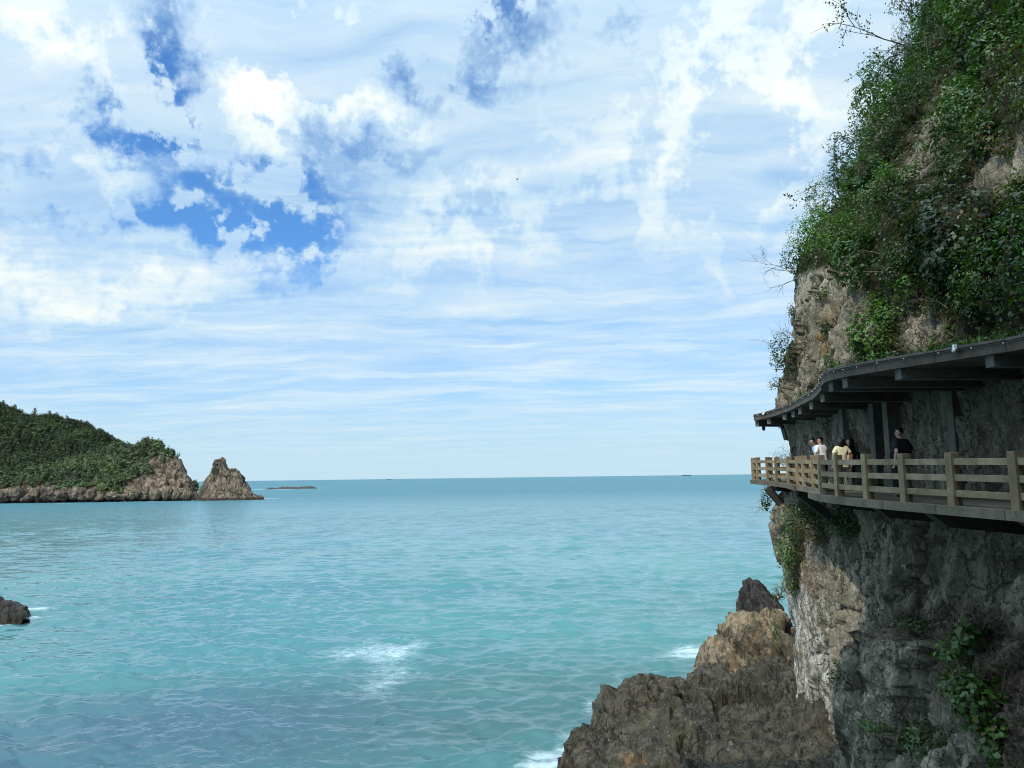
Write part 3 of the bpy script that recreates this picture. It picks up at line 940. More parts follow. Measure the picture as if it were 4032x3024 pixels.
dk = [tuple(P(px, py, Y)) for px, py, Y in ((2905, 2420, 58), (2925, 2345, 58.5), (2955, 2308, 59), (2985, 2315, 59), (3030, 2365, 59), (3048, 2405, 59), (2950, 2400, 57), (3000, 2400, 57))]
dk += [(16.6, 61, -2), (18, 62, 0), (20, 62, 0), (22, 59, 2), (16.0, 58, -2), (16.4, 55.5, -2), (18.5, 54.5, -1), (20.5, 55, 0.5), (23, 56, 0), (23, 62, -1)]
o, _ = patch('sea_rock', M['darkrock'], dk, 15.5, 23, 54, 63, 0.09, 0.5, 1.5, 520, zmin=-0.8)
tag(o, 'dark blunt rock standing in the sea past the cliff foot', 'rock')

lk = [(lambda q: (q.x, q.y, q.z - 0.45))(P(px, py, Y)) for px, py, Y in ((-120, 2285, 85), (-50, 2305, 85), (0, 2332, 85), (25, 2345, 84.5), (55, 2356, 84), (85, 2368, 83.5), (100, 2372, 83), (112, 2394, 82.5), (20, 2390, 80), (-60, 2370, 79))]
lk += [(-52.6, 78.5, -1.6), (-52.4, 80.3, -1.6), (-52.8, 82, -1.4), (-54.5, 76.6, -1.6), (-51, 83, -1.5), (-52, 86, -2), (-56, 89, -2.5), (-62, 91, -2.5), (-68, 92, -1), (-57, 75.5, -1.5), (-62, 74.0, -1.5), (-70, 73.4, -1), (-72, 84, 3.4)]
o, _ = patch('shore_rock', M['darkrock'], lk, -72, -50, 73, 92, 0.14, 0.42, 1.7, 560, zmin=-0.9)
tag(o, 'low dark rock point wet by the swell at the left edge', 'rock')
# ------------------------------------------------------------------ walkway: deck, railing, canopy
def zdeck(y):
    return CAM_Z - 0.74 + 0.0185 * (y - 15.1) if y < 40 else CAM_Z - 0.28


# railing posts of the outer edge (x, y), near to far, then round the far corner
POSTS = [(10.65, 10.1), (10.4, 11.8), (10.15, 13.45), (9.9, 15.1), (9.62, 16.8), (9.38, 18.4), (9.2, 19.95), (9.15, 21.6), (9.28, 23.1), (9.93, 24.7), (10.67, 27.2), (11.01, 29.0), (11.2, 30.1)]
FARP = [(11.95, 33.2), (12.12, 35.2), (12.3, 37.0), (12.37, 38.7), (12.42, 39.6)]
END = [(13.6, 40.6), (15.3, 41.0), (17.0, 41.2), (18.7, 41.3)]
RAILPATH = POSTS + FARP + END


def strip_slab(name, outer, inner, z0, z1, mat, parent):
    """slab between an outer and an inner plan line; z0/z1 are functions of y or numbers"""
    mb = MB()
    bm = mb.bm
    f0 = z0 if callable(z0) else (lambda y: z0)
    f1 = z1 if callable(z1) else (lambda y: z1)
    rows = []
    for (a, b) in zip(outer, inner):
        rows.append([bm.verts.new((a[0], a[1], f0(a[1]))), bm.verts.new((a[0], a[1], f1(a[1]))), bm.verts.new((b[0], b[1], f1(b[1]))), bm.verts.new((b[0], b[1], f0(b[1])))])
    for p, q in zip(rows, rows[1:]):
        for k in range(4):
            bm.faces.new((p[k], p[(k + 1) % 4], q[(k + 1) % 4], q[k]))
    bm.faces.new(rows[0][::-1])
    bm.faces.new(rows[-1])
    return mb.build(name, mat, parent)


def offset_path(path, d):
    out = []
    for i, p in enumerate(path):
        a = Vector(path[max(i - 1, 0)])
        b = Vector(path[min(i + 1, len(path) - 1)])
        t = (b - a).normalized()
        n = Vector((-t.y, t.x))                     # to the left of travel: seaward
        q = Vector(p) + n * d
        out.append((q.x, q.y))
    return out


deck_root = empty('cliff_walkway', (11.5, 24, zdeck(24)))
tag(deck_root, 'narrow concrete walkway cantilevered from the cliff on slanting struts', 'walkway')


def rooted(o, root):
    o.parent = root
    o.matrix_parent_inverse = Matrix.Identity(4)
    o.location = (-Vector(root.location)) if o.location.length < 1e-9 else (o.location - root.location)
    return o


edge = offset_path(RAILPATH, 0.22)
# three slabs, each set a little off the next, as the edge steps in the photograph
sl_a = list(range(0, 10))
sl_b = list(range(9, 13))
sl_c = list(range(12, len(RAILPATH)))
for k, ids in enumerate((sl_a, sl_b, sl_c)):
    outer = [edge[i] for i in ids]
    if k == 1: outer = [(x + 0.10, y) for x, y in outer]
    if k == 0: outer = outer[:-1] + [(edge[9][0] - 0.12, edge[9][1] + 0.35)]
    if k == 1: outer[0] = (outer[0][0] + 0.12, edge[9][1] + 0.352)
    inner = [(14.2 if y < 39.2 else x + 0.0, y if y < 39.2 else 38.4 if x > 12.6 else y - 0.5) for (x, y) in outer]
    if k == 2:
        inner = [(14.4, y) if i < len(outer) - len(END) - 1 else (14.6 + max(0, (x - 13.0)) * 0.9, 38.0) for i, (x, y) in enumerate(outer)]
    dz = (-0.03, 0.012, 0.0)[k]
    o = strip_slab('deck_slab', outer, inner, lambda y, d=dz: zdeck(y) - 0.2 + d, lambda y, d=dz: zdeck(y) + d, M['deck'], None)
    rooted(o, deck_root)
# slanting struts from near the edge down to the rock
STRUT = [(3020, 1925, 36.0), (3142, 1935, 30.6), (3247, 1958, 25.0), (3425, 1978, 20.6), (3640, 2002, 17.6), (4030, 2040, 14.4)]
for k, (px, py, Y) in enumerate(STRUT):
    x = P(px, py, Y).x
    zt = zdeck(Y) - 0.21
    if k < 2:
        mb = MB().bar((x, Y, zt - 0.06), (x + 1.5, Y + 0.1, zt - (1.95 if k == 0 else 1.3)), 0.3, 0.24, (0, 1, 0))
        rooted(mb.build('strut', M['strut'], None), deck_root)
        mb = MB().box((x + 1.7, Y + 0.02, zt - 0.13), (3.2, 0.3, 0.24))
    else:
        w = 0.17
        q = [(x, zt + 0.0), (x + 0.42, zt - 0.34), (14.0, zt - 0.8), (14.0, zt + 0.0)]
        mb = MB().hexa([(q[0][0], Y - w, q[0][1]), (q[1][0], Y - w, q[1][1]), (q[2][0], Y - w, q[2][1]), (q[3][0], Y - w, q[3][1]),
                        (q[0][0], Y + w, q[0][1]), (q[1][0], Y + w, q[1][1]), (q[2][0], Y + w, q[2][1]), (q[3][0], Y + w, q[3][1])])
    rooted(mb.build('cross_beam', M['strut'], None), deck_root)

# railing
rail_root = empty('stone_railing', (10, 22, zdeck(22)))
tag(rail_root, 'tan stone post and three rail balustrade along the walkway edge', 'railing')


def post(x, y, rz, zb):
    mb = MB()
    k = random.uniform(-1, 1)
    mb.box((x, y, zb + 0.545 + 0.008 * k), (0.205, 0.205, 1.21 + 0.016 * k), rz + 0.02 * random.uniform(-1, 1))
    o = mb.build('post', M['rail'], None, bevel=0.012)
    return rooted(o, rail_root)


def rails(a, b, za, zb):
    A, B = Vector((*a, 0)), Vector((*b, 0))
    t = (B - A).normalized()
    for h in (0.92, 0.575, 0.235):
        mb = MB().bar(A + t * 0.09 + Vector((0, 0, za + h)), B - t * 0.09 + Vector((0, 0, zb + h)), 0.105, 0.142)
        rooted(mb.build('rail', M['rail'], None, bevel=0.008), rail_root)


def rail_run(pts):
    for i, p in enumerate(pts):
        a, b = pts[max(i - 1, 0)], pts[min(i + 1, len(pts) - 1)]
        post(p[0], p[1], math.atan2(b[1] - a[1], b[0] - a[0]), zdeck(p[1]) - 0.01)
        if i: rails(pts[i - 1], p, zdeck(pts[i - 1][1]), zdeck(p[1]))


rail_run(POSTS)
# extra end posts where the slab steps: the photograph shows pairs
rails(POSTS[-1], FARP[0], zdeck(30.1), zdeck(33.2))
rail_run(FARP + END)

# canopy: slab with curved front edge, cross beams, fin columns
ROOF = [(10.98, 12.6), (10.75, 14.2), (10.55, 15.8), (9.98, 17.0), (9.25, 18.5), (8.80, 19.6), (8.63, 20.3), (8.68, 21.0), (8.93, 21.9), (9.35, 22.9), (9.72, 24.1), (10.18, 25.7), (10.62, 28.0), (11.1, 30.4), (11.42, 33.3), (11.48, 34.9), (11.42, 36.0)]
roof_root = empty('walkway_canopy', (11, 24, CAM_Z + 2.5))
tag(roof_root, 'dark concrete canopy with a wavy edge roofing the cliff walkway', 'canopy')
inner = [(14.3, y) for x, y in ROOF[:-1]] + [(14.5, 36.6)]
rooted(strip_slab('roof_slab', ROOF, inner, CAM_Z + 2.5, CAM_Z + 2.74, M['roofc'], None), roof_root)
cap_o = offset_path(ROOF, 0.02)
rooted(strip_slab('coping', cap_o, [(x + 0.5, y) for x, y in ROOF], CAM_Z + 2.743, CAM_Z + 2.80, M['roofc'], None), roof_root)
BEAMS = [3870, 3515, 3308, 3252, 3222, 3179, 3136, 3110, 3077, 3016, 2970]


def roof_at(px):
    """point of the front edge seen at this column"""
    best = None
    for (a, b) in zip(ROOF, ROOF[1:]):
        for k in range(40):
            t = k / 40
            x, y = a[0] + (b[0] - a[0]) * t, a[1] + (b[1] - a[1]) * t
            q = project(np.array([[x, y, CAM_Z + 2.5]]))[0][0]
            if best is None or abs(q - px) < best[0]: best = (abs(q - px), x, y)
    return best[1:]


beam_y = []
for px in BEAMS:
    x, y = roof_at(px)
    beam_y.append(y)
    L = 13.9 - x
    y2 = y + (0.35 if px > 3100 else 0.9)
    mb = MB().bar((x + 0.12, y, CAM_Z + 2.5 - 0.135), (13.9, y2, CAM_Z + 2.5 - 0.135), 0.26, 0.266)
    rooted(mb.build('beam', M['beam'], None, bevel=0.01), roof_root)
for px, y, dep in ((3745, 21.6, 0.8), (3488, 24.9, 0.7), (3433, 26.1, 0.6), (3312, 28.6, 0.5), (3288, 29.6, 0.5), (4075, 18.4, 0.8)):
    x = P(px, 1700, y).x
    zb = zdeck(y)
    mb = MB().box((x + dep / 2, y, (zb + CAM_Z + 2.37) / 2), (dep, 0.34, CAM_Z + 2.37 - zb))
    rooted(mb.build('column', M['beam'], None, bevel=0.015), roof_root)
    mb = MB().box((x + dep / 2 + 0.1, y - 0.05, zb + 0.28), (dep + 0.35, 0.6, 0.56))
    rooted(mb.build('plinth', M['beam'], None, bevel=0.02), roof_root)
# cable clipped along the fascia with small pale clips
cab = [(x, y, CAM_Z + 2.70 + 0.008 * math.sin(i * 2.1)) for i, (x, y) in enumerate(offset_path(ROOF, 0.03))]
o = MB().tube(cab, 0.012, 5).build('cable', plain('cable_black', (0.012, 0.012, 0.013), 0.6), None)
rooted(o, roof_root)
m_white = plain('white_plastic', (0.7, 0.7, 0.67), 0.4, 0.08)
m_black = plain('black_metal', (0.018, 0.018, 0.02), 0.45, 0.2)
for i in range(2, 30):
    t = i / 30 * (len(cab) - 1)
    a, b = Vector(cab[int(t)]), Vector(cab[min(int(t) + 1, len(cab) - 1)])
    p = a.lerp(b, t - int(t))
    o = MB().box((p.x - 0.012, p.y, p.z), (0.024, 0.024, 0.024)).build('cable_clip', m_white, None)
    rooted(o, roof_root)


# small spotlights on the canopy edge
def spot(px, label):
    x, y = roof_at(px)
    r = empty('spotlight', (x - 0.02, y, CAM_Z + 2.72))
    r.scale = (0.7, 0.7, 0.7)
    tag(r, label, 'spotlight', 'small white spotlights on the canopy edge')
    MB().box((-0.02, 0, 0.09), (0.10, 0.10, 0.16)).build('bracket', m_white, r, bevel=0.01)
    MB().tube([(-0.03, 0.02, 0.02), (-0.1, -0.08, -0.03), (-0.15, -0.14, -0.055)], [0.035, 0.055, 0.06], 12).build('lamp_head', m_white, r, True)
    MB().box((0.0, -0.17, -0.06), (0.08, 0.16, 0.09)).build('ballast_box', m_black, r, bevel=0.01)


spot(3770, 'small white spotlight clamped on the near canopy edge')
spot(3012, 'small white spotlight at the far tip of the canopy')

# dome camera under the far beam and loudspeaker on the rock
c = P(3007, 1690, 36.3)
r = empty('dome_camera', c)
tag(r, 'small dark dome camera hanging under the far end beam', 'security camera')
MB().tube([(0, 0, 0.17), (0, 0, 0.03)], [0.08, 0.08], 12).build('housing', m_black, r, True)
MB().ball((0, 0, 0), 0.075).build('dome', m_black, r, True)
c = P(3098, 1706, 36.6)
r = empty('loudspeaker', c)
tag(r, 'dark box loudspeaker tilted on a bracket at the rock corner', 'loudspeaker')
bx = MB().box((0, 0, 0), (0.34, 0.3, 0.62)).build('cabinet', plain('speaker_box', (0.05, 0.045, 0.03), 0.6), r, bevel=0.02)
bx.rotation_euler = (0, R(-14), R(10))
g = MB().box((-0.02, -0.165, -0.02), (0.25, 0.03, 0.5)).build('grille', m_black, bx, bevel=0.008)
tp = MB().box((-0.03, 0, 0.335), (0.46, 0.38, 0.04)).build('lid', m_black, bx)
MB().bar((0.02, 0.1, -0.3), (0.85, 0.3, -0.75), 0.04, 0.04).build('bracket', m_black, r)
# ------------------------------------------------------------------ plants
def unit(v):
    return v / np.maximum(np.linalg.norm(v, axis=-1, keepdims=True), 1e-9)


def leaves(pts, outs, size, rng, up=0.4, rand=0.5, aspect=0.5, droop=0.3):
    """one folded leaf per point -> vertices, quads"""
    n = len(pts)
    nl = unit(outs * 0.75 + np.array([0, 0, up]) + rand * rng.normal(size=(n, 3)) * 0.6)
    t = rng.normal(size=(n, 3))
    t[:, 2] -= droop
    t = unit(t - (t * nl).sum(1, keepdims=True) * nl)
    b = np.cross(nl, t)
    L = (size * rng.uniform(0.6, 1.35, n))[:, None]
    W = L * aspect
    fold = nl * L * 0.12
    V = np.stack([pts - t * L * 0.5, pts + b * W * 0.5 + fold, pts + t * L * 0.5, pts - b * W * 0.5 + fold], 1).reshape(-1, 3)
    F = np.arange(4 * n).reshape(n, 4)
    return V, F


def blob_points(c, rad, n, rng, shell=0.5, lump=0.35, seed=0, squash_down=1.0):
    d = unit(rng.normal(size=(n, 3)))
    k = 1 + lump * 1.7 * gnoise(d * 2.3 + seed * 3.1, seed)
    r = (shell + (1 - shell) * rng.uniform(0, 1, n) ** 0.6) * k
    o = d * r[:, None] * np.asarray(rad)
    return np.asarray(c) + o, unit(o + np.array([0, 0, 0.15]))


def leaf_object(name, VF, mat, parent=None):
    V = np.vstack([x[0] for x in VF])
    tone = np.concatenate([np.full(len(x[0]), x[2] if len(x) > 2 else 1.0) for x in VF])
    Fs, o = [], 0
    for v, f in [x[:2] for x in VF]:
        Fs.append(f + o)
        o += len(v)
    me = np_mesh(name, V, np.vstack(Fs))
    attr(me, 'tone', tone)
    return link(name, me, mat, parent)


def grow_twigs(mb, base, direc, length, depth, rng, r0, spread=0.6, n=3, grav=0.0, ends=None):
    """branching bare twigs"""
    d = np.asarray(direc, float)
    d = d / np.linalg.norm(d)
    pts = [np.asarray(base, float)]
    for i in range(4):
        d = unit(d + rng.normal(size=3) * 0.16 + np.array([0, 0, -grav]))
        pts.append(pts[-1] + d * length / 4)
    mb.tube([tuple(p) for p in pts], [r0, r0 * 0.85, r0 * 0.72, r0 * 0.62, r0 * 0.45], 4, False)
    if ends is not None: ends.extend(pts[2:])
    if depth > 0:
        for i in range(n):
            k = rng.integers(1, 5)
            nd = unit(d + rng.normal(size=3) * spread)
            grow_twigs(mb, pts[k], nd, length * rng.uniform(0.5, 0.8), depth - 1, rng, r0 * 0.55, spread, n, grav, ends)


# --- the mass of shrubs and creepers over the cliff
def cliff_mass():
    rng = np.random.default_rng(21)
    V = CG[:, :len(CZ)]
    Pts = V.reshape(-1, 3)
    N = CN[:, :len(CZ)].reshape(-1, 3)
    px, py = project(Pts)
    veg = VEG[:, :len(CZ)].ravel() > 0.5
    # area weight of grid cells
    ws = np.gradient(CS)[:, None] * np.gradient(CZ)[None]
    w = ws.ravel() * veg
    onscreen = (px > 2950) & (px < 4300) & (py > -350) & (py < 1700) & (N[:, 0] < 0.9)
    w = w * np.where(onscreen, 1.0, 0.10)
    w *= np.where(Pts[:, 1] > 40, 0.15, 1.0)
    w /= w.sum()
    green, fresh, dry, twg = [], [], [], MB()
    wb = w * (VEGB[:, :len(CZ)].ravel() > 0.82)
    wb /= wb.sum()
    cand = rng.choice(len(Pts), 9000, p=wb)
    taken, idx, scs = [], [], []
    for i in cand:                                                   # spaced clumps so that dark gaps stay between them
        sc = 0.36 + 1.35 * rng.uniform() ** 1.5
        c = Pts[i]
        if taken:
            T = np.array(taken)
            if (np.linalg.norm(T[:, :3] - c, axis=1) < 0.74 * (T[:, 3] + sc)).any(): continue
        taken.append((*c, sc)); idx.append(i); scs.append(sc)
        if len(idx) > 1100: break
    for k, (i, sc) in enumerate(zip(idx, scs)):
        c, nrm = Pts[i], N[i]
        sc *= 1.0 if onscreen[i] else 1.5
        rad = np.array([0.8, 1.0, 0.95]) * sc
        c = c + nrm * 0.5 * sc + np.array([0, 0, 0.1])
        n = int(1500 * sc ** 1.8 * (1 if onscreen[i] else 0.4)) + 60
        p, o = blob_points(c, rad, n, rng, 0.78, 0.6, k)
        keep = (p - c) @ nrm > -0.35 * sc
        typ = fbm(np.array([c * 0.28]), 2, 900)[0] + rng.normal() * 0.16
        sz = rng.choice([0.085, 0.11, 0.15], p=[0.4, 0.4, 0.2])
        lst = green if typ < 0.06 else fresh if typ < 0.34 else dry
        tone = float(np.clip(1.05 + 0.42 * rng.normal(), 0.4, 2.0))
        lst.append((*leaves(p[keep], o[keep], sz, rng, aspect=rng.choice([0.5, 0.66])), tone))
        if rng.uniform() < 0.25 and onscreen[i]:                     # sprigs that break the outline
            for q in range(3):
                sp = unit(nrm + np.array([0, 0, 0.7]) + rng.normal(size=3) * 0.6)
                pp = c + sp * (sc * rng.uniform(0.85, 1.22, 14))[:, None] + rng.normal(size=(14, 3)) * 0.045
                lst.append((*leaves(pp, np.tile(sp, (14, 1)), sz, rng), tone))
                twg.tube([tuple(c + sp * sc * 0.4), tuple(c + sp * sc * 1.3)], [0.012, 0.005], 3, False)
    # creepers: a thin sheet of leaves hugging the rock
    m = 34000
    idx = rng.choice(len(Pts), m, p=w)
    patchy = fbm(Pts[idx] * 0.5, 3, 950)
    idx = idx[patchy > -0.4]
    p = Pts[idx] + N[idx] * rng.uniform(0.02, 0.22, (len(idx), 1)) + rng.normal(size=(len(idx), 3)) * 0.06
    s_ = leaves(p, N[idx], 0.12, rng, aspect=0.7, up=0.3, rand=0.6)
    fresh.append((*s_, 0.7))
    # ragged fringe where rock and plants meet
    edge = (vs.reshape(VEG.shape)[:, :len(CZ)].ravel() > 0.05) & (vs.reshape(VEG.shape)[:, :len(CZ)].ravel() < 0.95) & onscreen
    ei = np.where(edge)[0]
    ei = rng.choice(ei, 130)
    for k, i in enumerate(ei):
        sc = rng.uniform(0.2, 0.45)
        p, o = blob_points(Pts[i] + N[i] * 0.1, np.array([.8, 1, .8]) * sc, 70, rng, 0.4, 0.5, k + 2000)
        (dry if rng.uniform() < 0.35 else fresh).append(leaves(p, o, 0.1, rng))
    # a few dead stems poking out
    for k in range(60):
        i = rng.choice(len(Pts), p=w)
        if not onscreen[i]: continue
        grow_twigs(twg, Pts[i], N[i] + np.array([0, 0, 0.6]) + rng.normal(size=3) * 0.4, rng.uniform(0.6, 1.3), 2, rng, 0.014, 0.6, 3)
    root = leaf_object('cliff_foliage', green, M['leaf'])
    tag(root, 'dense dark green shrubs and creepers covering the upper cliff', 'foliage', None, 'stuff')
    o = leaf_object('fresh_leaves', fresh, M['leaf_mid'], root)
    o = leaf_object('yellowing_leaves', dry, M['leaf_dry'], root)
    o = twg.build('dead_stems', M['twig'], root)


cliff_mass()


def shrub(name, label, px, py, rad, n, size, mat, group=None, lift=0.15, seed=1, stems=3, cat='shrub', at=None, aspect=0.5, lump=0.45, shell=0.35, twig='twig', offs=(0, 0, 0)):
    rng = np.random.default_rng(seed + 500)
    if at is None:
        c, nr = on_cliff(px, py)
        if c is None: c, nr = P(px, py, 36.5), Vector((-1, 0, 0))
    else:
        c, nr = Vector(at), Vector((-0.7, -0.5, 0.5))
    base = c.copy()
    r = empty(name, base)
    tag(r, label, cat, group)
    ctr = np.array(nr) * lift + np.array([0, 0, rad[2] * 0.35]) + np.array(offs)
    p, o = blob_points(ctr, rad, n, rng, shell, lump, seed)
    leaf_object('leaves', [leaves(p, o, size, rng, aspect=aspect)], mat, r)
    mb = MB()
    for k in range(stems):
        grow_twigs(mb, (0, 0, -0.05), ctr + rng.normal(size=3) * 0.3 * np.array(rad), max(rad) * 1.1, 2, rng, 0.018, 0.5, 3)
    mb.build('stems', M[twig], r)
    return r


# tufts and shrubs one can tell apart on the bare rock and below the walkway
shrub('rock_shrub', 'small round green tuft highest on the bare rock face', 3228, 1172, (0.36, 0.42, 0.26), 130, 0.12, M['leaf_mid'], seed=1)
shrub('rock_shrub', 'green tuft beside the orange stain on the bare rock', 3262, 1300, (0.3, 0.34, 0.36), 130, 0.14, M['leaf'], seed=2)
shrub('rock_shrub', 'bright green tuft low on the rock just above the canopy edge', 3270, 1425, (0.32, 0.36, 0.34), 140, 0.13, M['leaf_mid'], seed=3)
shrub('rock_shrub', 'loose yellow green bush right of the orange stain', 3375, 1335, (0.5, 0.6, 0.5), 260, 0.11, M['leaf_dry'], seed=4, stems=6)
shrub('rock_shrub', 'grey green shrub overhanging the left edge of the bare rock above the canopy tip', 3092, 1420, (0.75, 0.7, 1.0), 900, 0.12, M['leaf'], seed=5, lift=0.1, stems=5)
shrub('rock_shrub', 'little dry tuft on the rock left of the canopy tip', 3062, 1520, (0.28, 0.3, 0.34), 110, 0.1, M['leaf_dry'], seed=6)
shrub('rock_shrub', 'small dark bush growing under the tangled bare twigs', 3125, 1240, (0.22, 0.3, 0.4), 120, 0.1, M['leaf'], seed=7)
shrub('corner_tree', 'dark feathery little tree silhouetted behind the far railing', 3105, 1800, (0.85, 0.6, 0.72), 620, 0.085, M['leaf'], seed=8, at=tuple(P(3108, 1862, 41.8)), cat='tree', aspect=0.3, twig='twig_dark', stems=6, offs=(-0.1, 0, 0.5), lump=0.7, shell=0.15)
shrub('corner_vine', 'leafy vine sprig hanging at the cliff edge below the far deck', 3032, 1985, (0.3, 0.3, 0.55), 170, 0.13, M['leaf'], seed=9, stems=4, lift=0.2)
shrub('gully_shrub', 'bright green bush under the deck beside the far strut', 3148, 2050, (0.75, 0.7, 0.8), 1000, 0.13, M['leaf_mid'], seed=10, lift=0.3)
shrub('gully_shrub', 'dark green bush high in the gully close under the deck', 3225, 2015, (1.0, 0.8, 0.8), 1400, 0.12, M['leaf'], seed=11, lift=0.2)
shrub('gully_shrub', 'tangled half dry bush filling the middle of the gully', 3255, 2120, (1.2, 0.9, 0.85), 1900, 0.10, M['leaf_dry'], seed=12, stems=9, lift=0.3)
shrub('gully_shrub', 'dark green bush at the upper right of the gully on the buttress edge', 3335, 2085, (1.1, 0.9, 0.85), 1600, 0.12, M['leaf'], seed=13, lift=0.25)
shrub('gully_shrub', 'hanging green vine column down the left side of the gully', 3135, 2200, (0.68, 0.65, 1.05), 1300, 0.12, M['leaf_mid'], seed=14, lift=0.25)
shrub('gully_shrub', 'green vine clump at the foot of the hanging column', 3122, 2300, (0.5, 0.5, 0.6), 500, 0.12, M['leaf_mid'], seed=15, lift=0.2)
shrub('gully_shrub', 'thin dry grass tuft below the vine clump at the lit rock edge', 3075, 2350, (0.35, 0.3, 0.45), 200, 0.1, M['leaf_dry'], seed=16, lift=0.1)
shrub('crevice_plant', 'slim green plant strip growing in the lit rock crevice', 3062, 2500, (0.22, 0.3, 0.8), 190, 0.11, M['leaf_mid'], seed=17, lift=0.1)
shrub('ledge_plant', 'low green plant spread along the debris ledge', 3610, 2505, (0.55, 0.6, 0.22), 240, 0.12, M['leaf'], seed=18, lift=0.2)
shrub('ledge_plant', 'broad leaved plant on the soil right of the debris ledge', 3850, 2520, (0.4, 0.45, 0.36), 90, 0.2, M['leaf'], seed=19, lift=0.15, aspect=0.9)
shrub('ledge_plant', 'star shaped fresh green plant below the debris ledge', 3775, 2590, (0.38, 0.4, 0.3), 110, 0.19, M['leaf_mid'], seed=20, lift=0.15, aspect=0.45)
shrub('ledge_plant', 'flat bright green cushion on the lowest rock step', 3442, 2860, (0.42, 0.5, 0.18), 300, 0.08, M['leaf_mid'], seed=21, lift=0.1)
shrub('ledge_plant', 'fresh green vine in the soil gully, upper of two', 3785, 2715, (0.4, 0.5, 0.42), 260, 0.14, M['leaf_mid'], seed=22, lift=0.15, aspect=0.7)
shrub('ledge_plant', 'large fresh green vine patch running down the soil gully', 3880, 2810, (0.62, 0.55, 0.75), 520, 0.15, M['leaf_mid'], seed=23, lift=0.2, aspect=0.75)
shrub('ledge_plant', 'fresh green vine patch at the bottom right edge of the gully', 3935, 2950, (0.45, 0.5, 0.5), 320, 0.15, M['leaf_mid'], seed=24, lift=0.15, aspect=0.75)
shrub('ledge_plant', 'dark green bush at the foot of the soil gully', 3640, 2955, (0.75, 0.7, 0.5), 520, 0.12, M['leaf'], seed=25, lift=0.2)
shrub('ledge_plant', 'faint dark creeper on the middle of the shaded rock face', 3300, 2670, (0.3, 0.4, 0.4), 120, 0.11, M['leaf'], seed=26, lift=0.05)
shrub('wall_plant', 'green plant at the foot of the wall inside the walkway behind the column', 3470, 1900, (0.3, 0.4, 0.3), 160, 0.11, M['leaf_mid'], seed=27, at=(12.3, 26.0, zdeck(26) + 0.02), lift=0.1)


# overhanging branches and bare twigs on the skyline
def branch(name, label, a, b, seed, leafy, cat, mat='leaf', depth=3, n=4, r0=0.05, spread=0.5):
    rng = np.random.default_rng(seed)
    a, b = np.array(a), np.array(b)
    r = empty(name, tuple(a))
    tag(r, label, cat)
    mb, ends = MB(), []
    grow_twigs(mb, (0, 0, 0), b - a, np.linalg.norm(b - a), depth, rng, r0, spread, n, 0.0, ends)
    mb.build('branches', M['twig_dark'], r)
    if leafy:
        E = np.array(ends)
        E = E[rng.uniform(size=len(E)) < 0.55]
        p = np.repeat(E, leafy, 0) + rng.normal(size=(len(E) * leafy, 3)) * 0.1
        leaf_object('leaves', [leaves(p, rng.normal(size=p.shape), 0.14, rng, aspect=0.6)], M[mat], r)


Yt = 34.6
branch('overhanging_branch', 'leafy branch reaching far out over the sea near the top of the cliff, upper', P(3590, 190, Yt), P(3380, 118, Yt - .6), 31, 7, 'branch', depth=2, r0=0.045)
branch('overhanging_branch', 'leafy branch reaching out over the sea just under the longest one', P(3540, 215, Yt), P(3400, 238, Yt - .6), 32, 7, 'branch', depth=2, r0=0.035)
branch('overhanging_branch', 'leafy sprig against the sky at the very top of the cliff edge', P(3620, 70, Yt), P(3500, 18, Yt - .4), 33, 7, 'branch', depth=2, r0=0.03)
branch('overhanging_branch', 'leafy sprig jutting out above the lower bulge of the shrubs', P(3330, 815, 35.5), P(3205, 768, 35.2), 34, 5, 'branch', depth=2, r0=0.03)
branch('bare_twigs', 'tangle of bare grey twigs sticking out over the sea above the rock face', P(3140, 1085, 36.5), P(3050, 1035, 36.3), 35, 0, 'twigs', depth=3, n=4, r0=0.022, spread=0.45)
branch('bare_twigs', 'drooping bare twigs under the larger twig tangle', P(3135, 1100, 36.5), P(3068, 1125, 36.3), 36, 0, 'twigs', depth=3, n=3, r0=0.018, spread=0.4)
branch('bare_twigs', 'small bare twig against the sky beside the middle of the shrubs', P(3330, 735, 35), P(3282, 700, 35), 37, 0, 'twigs', depth=2, n=3, r0=0.015)
branch('dry_bush', 'pale dry bush of bare stems among the green shrubs above the rock', P(3390, 930, 33), P(3290, 915, 32), 38, 1, 'bush', mat='leaf_dry', depth=3, n=4, r0=0.03, spread=0.6)


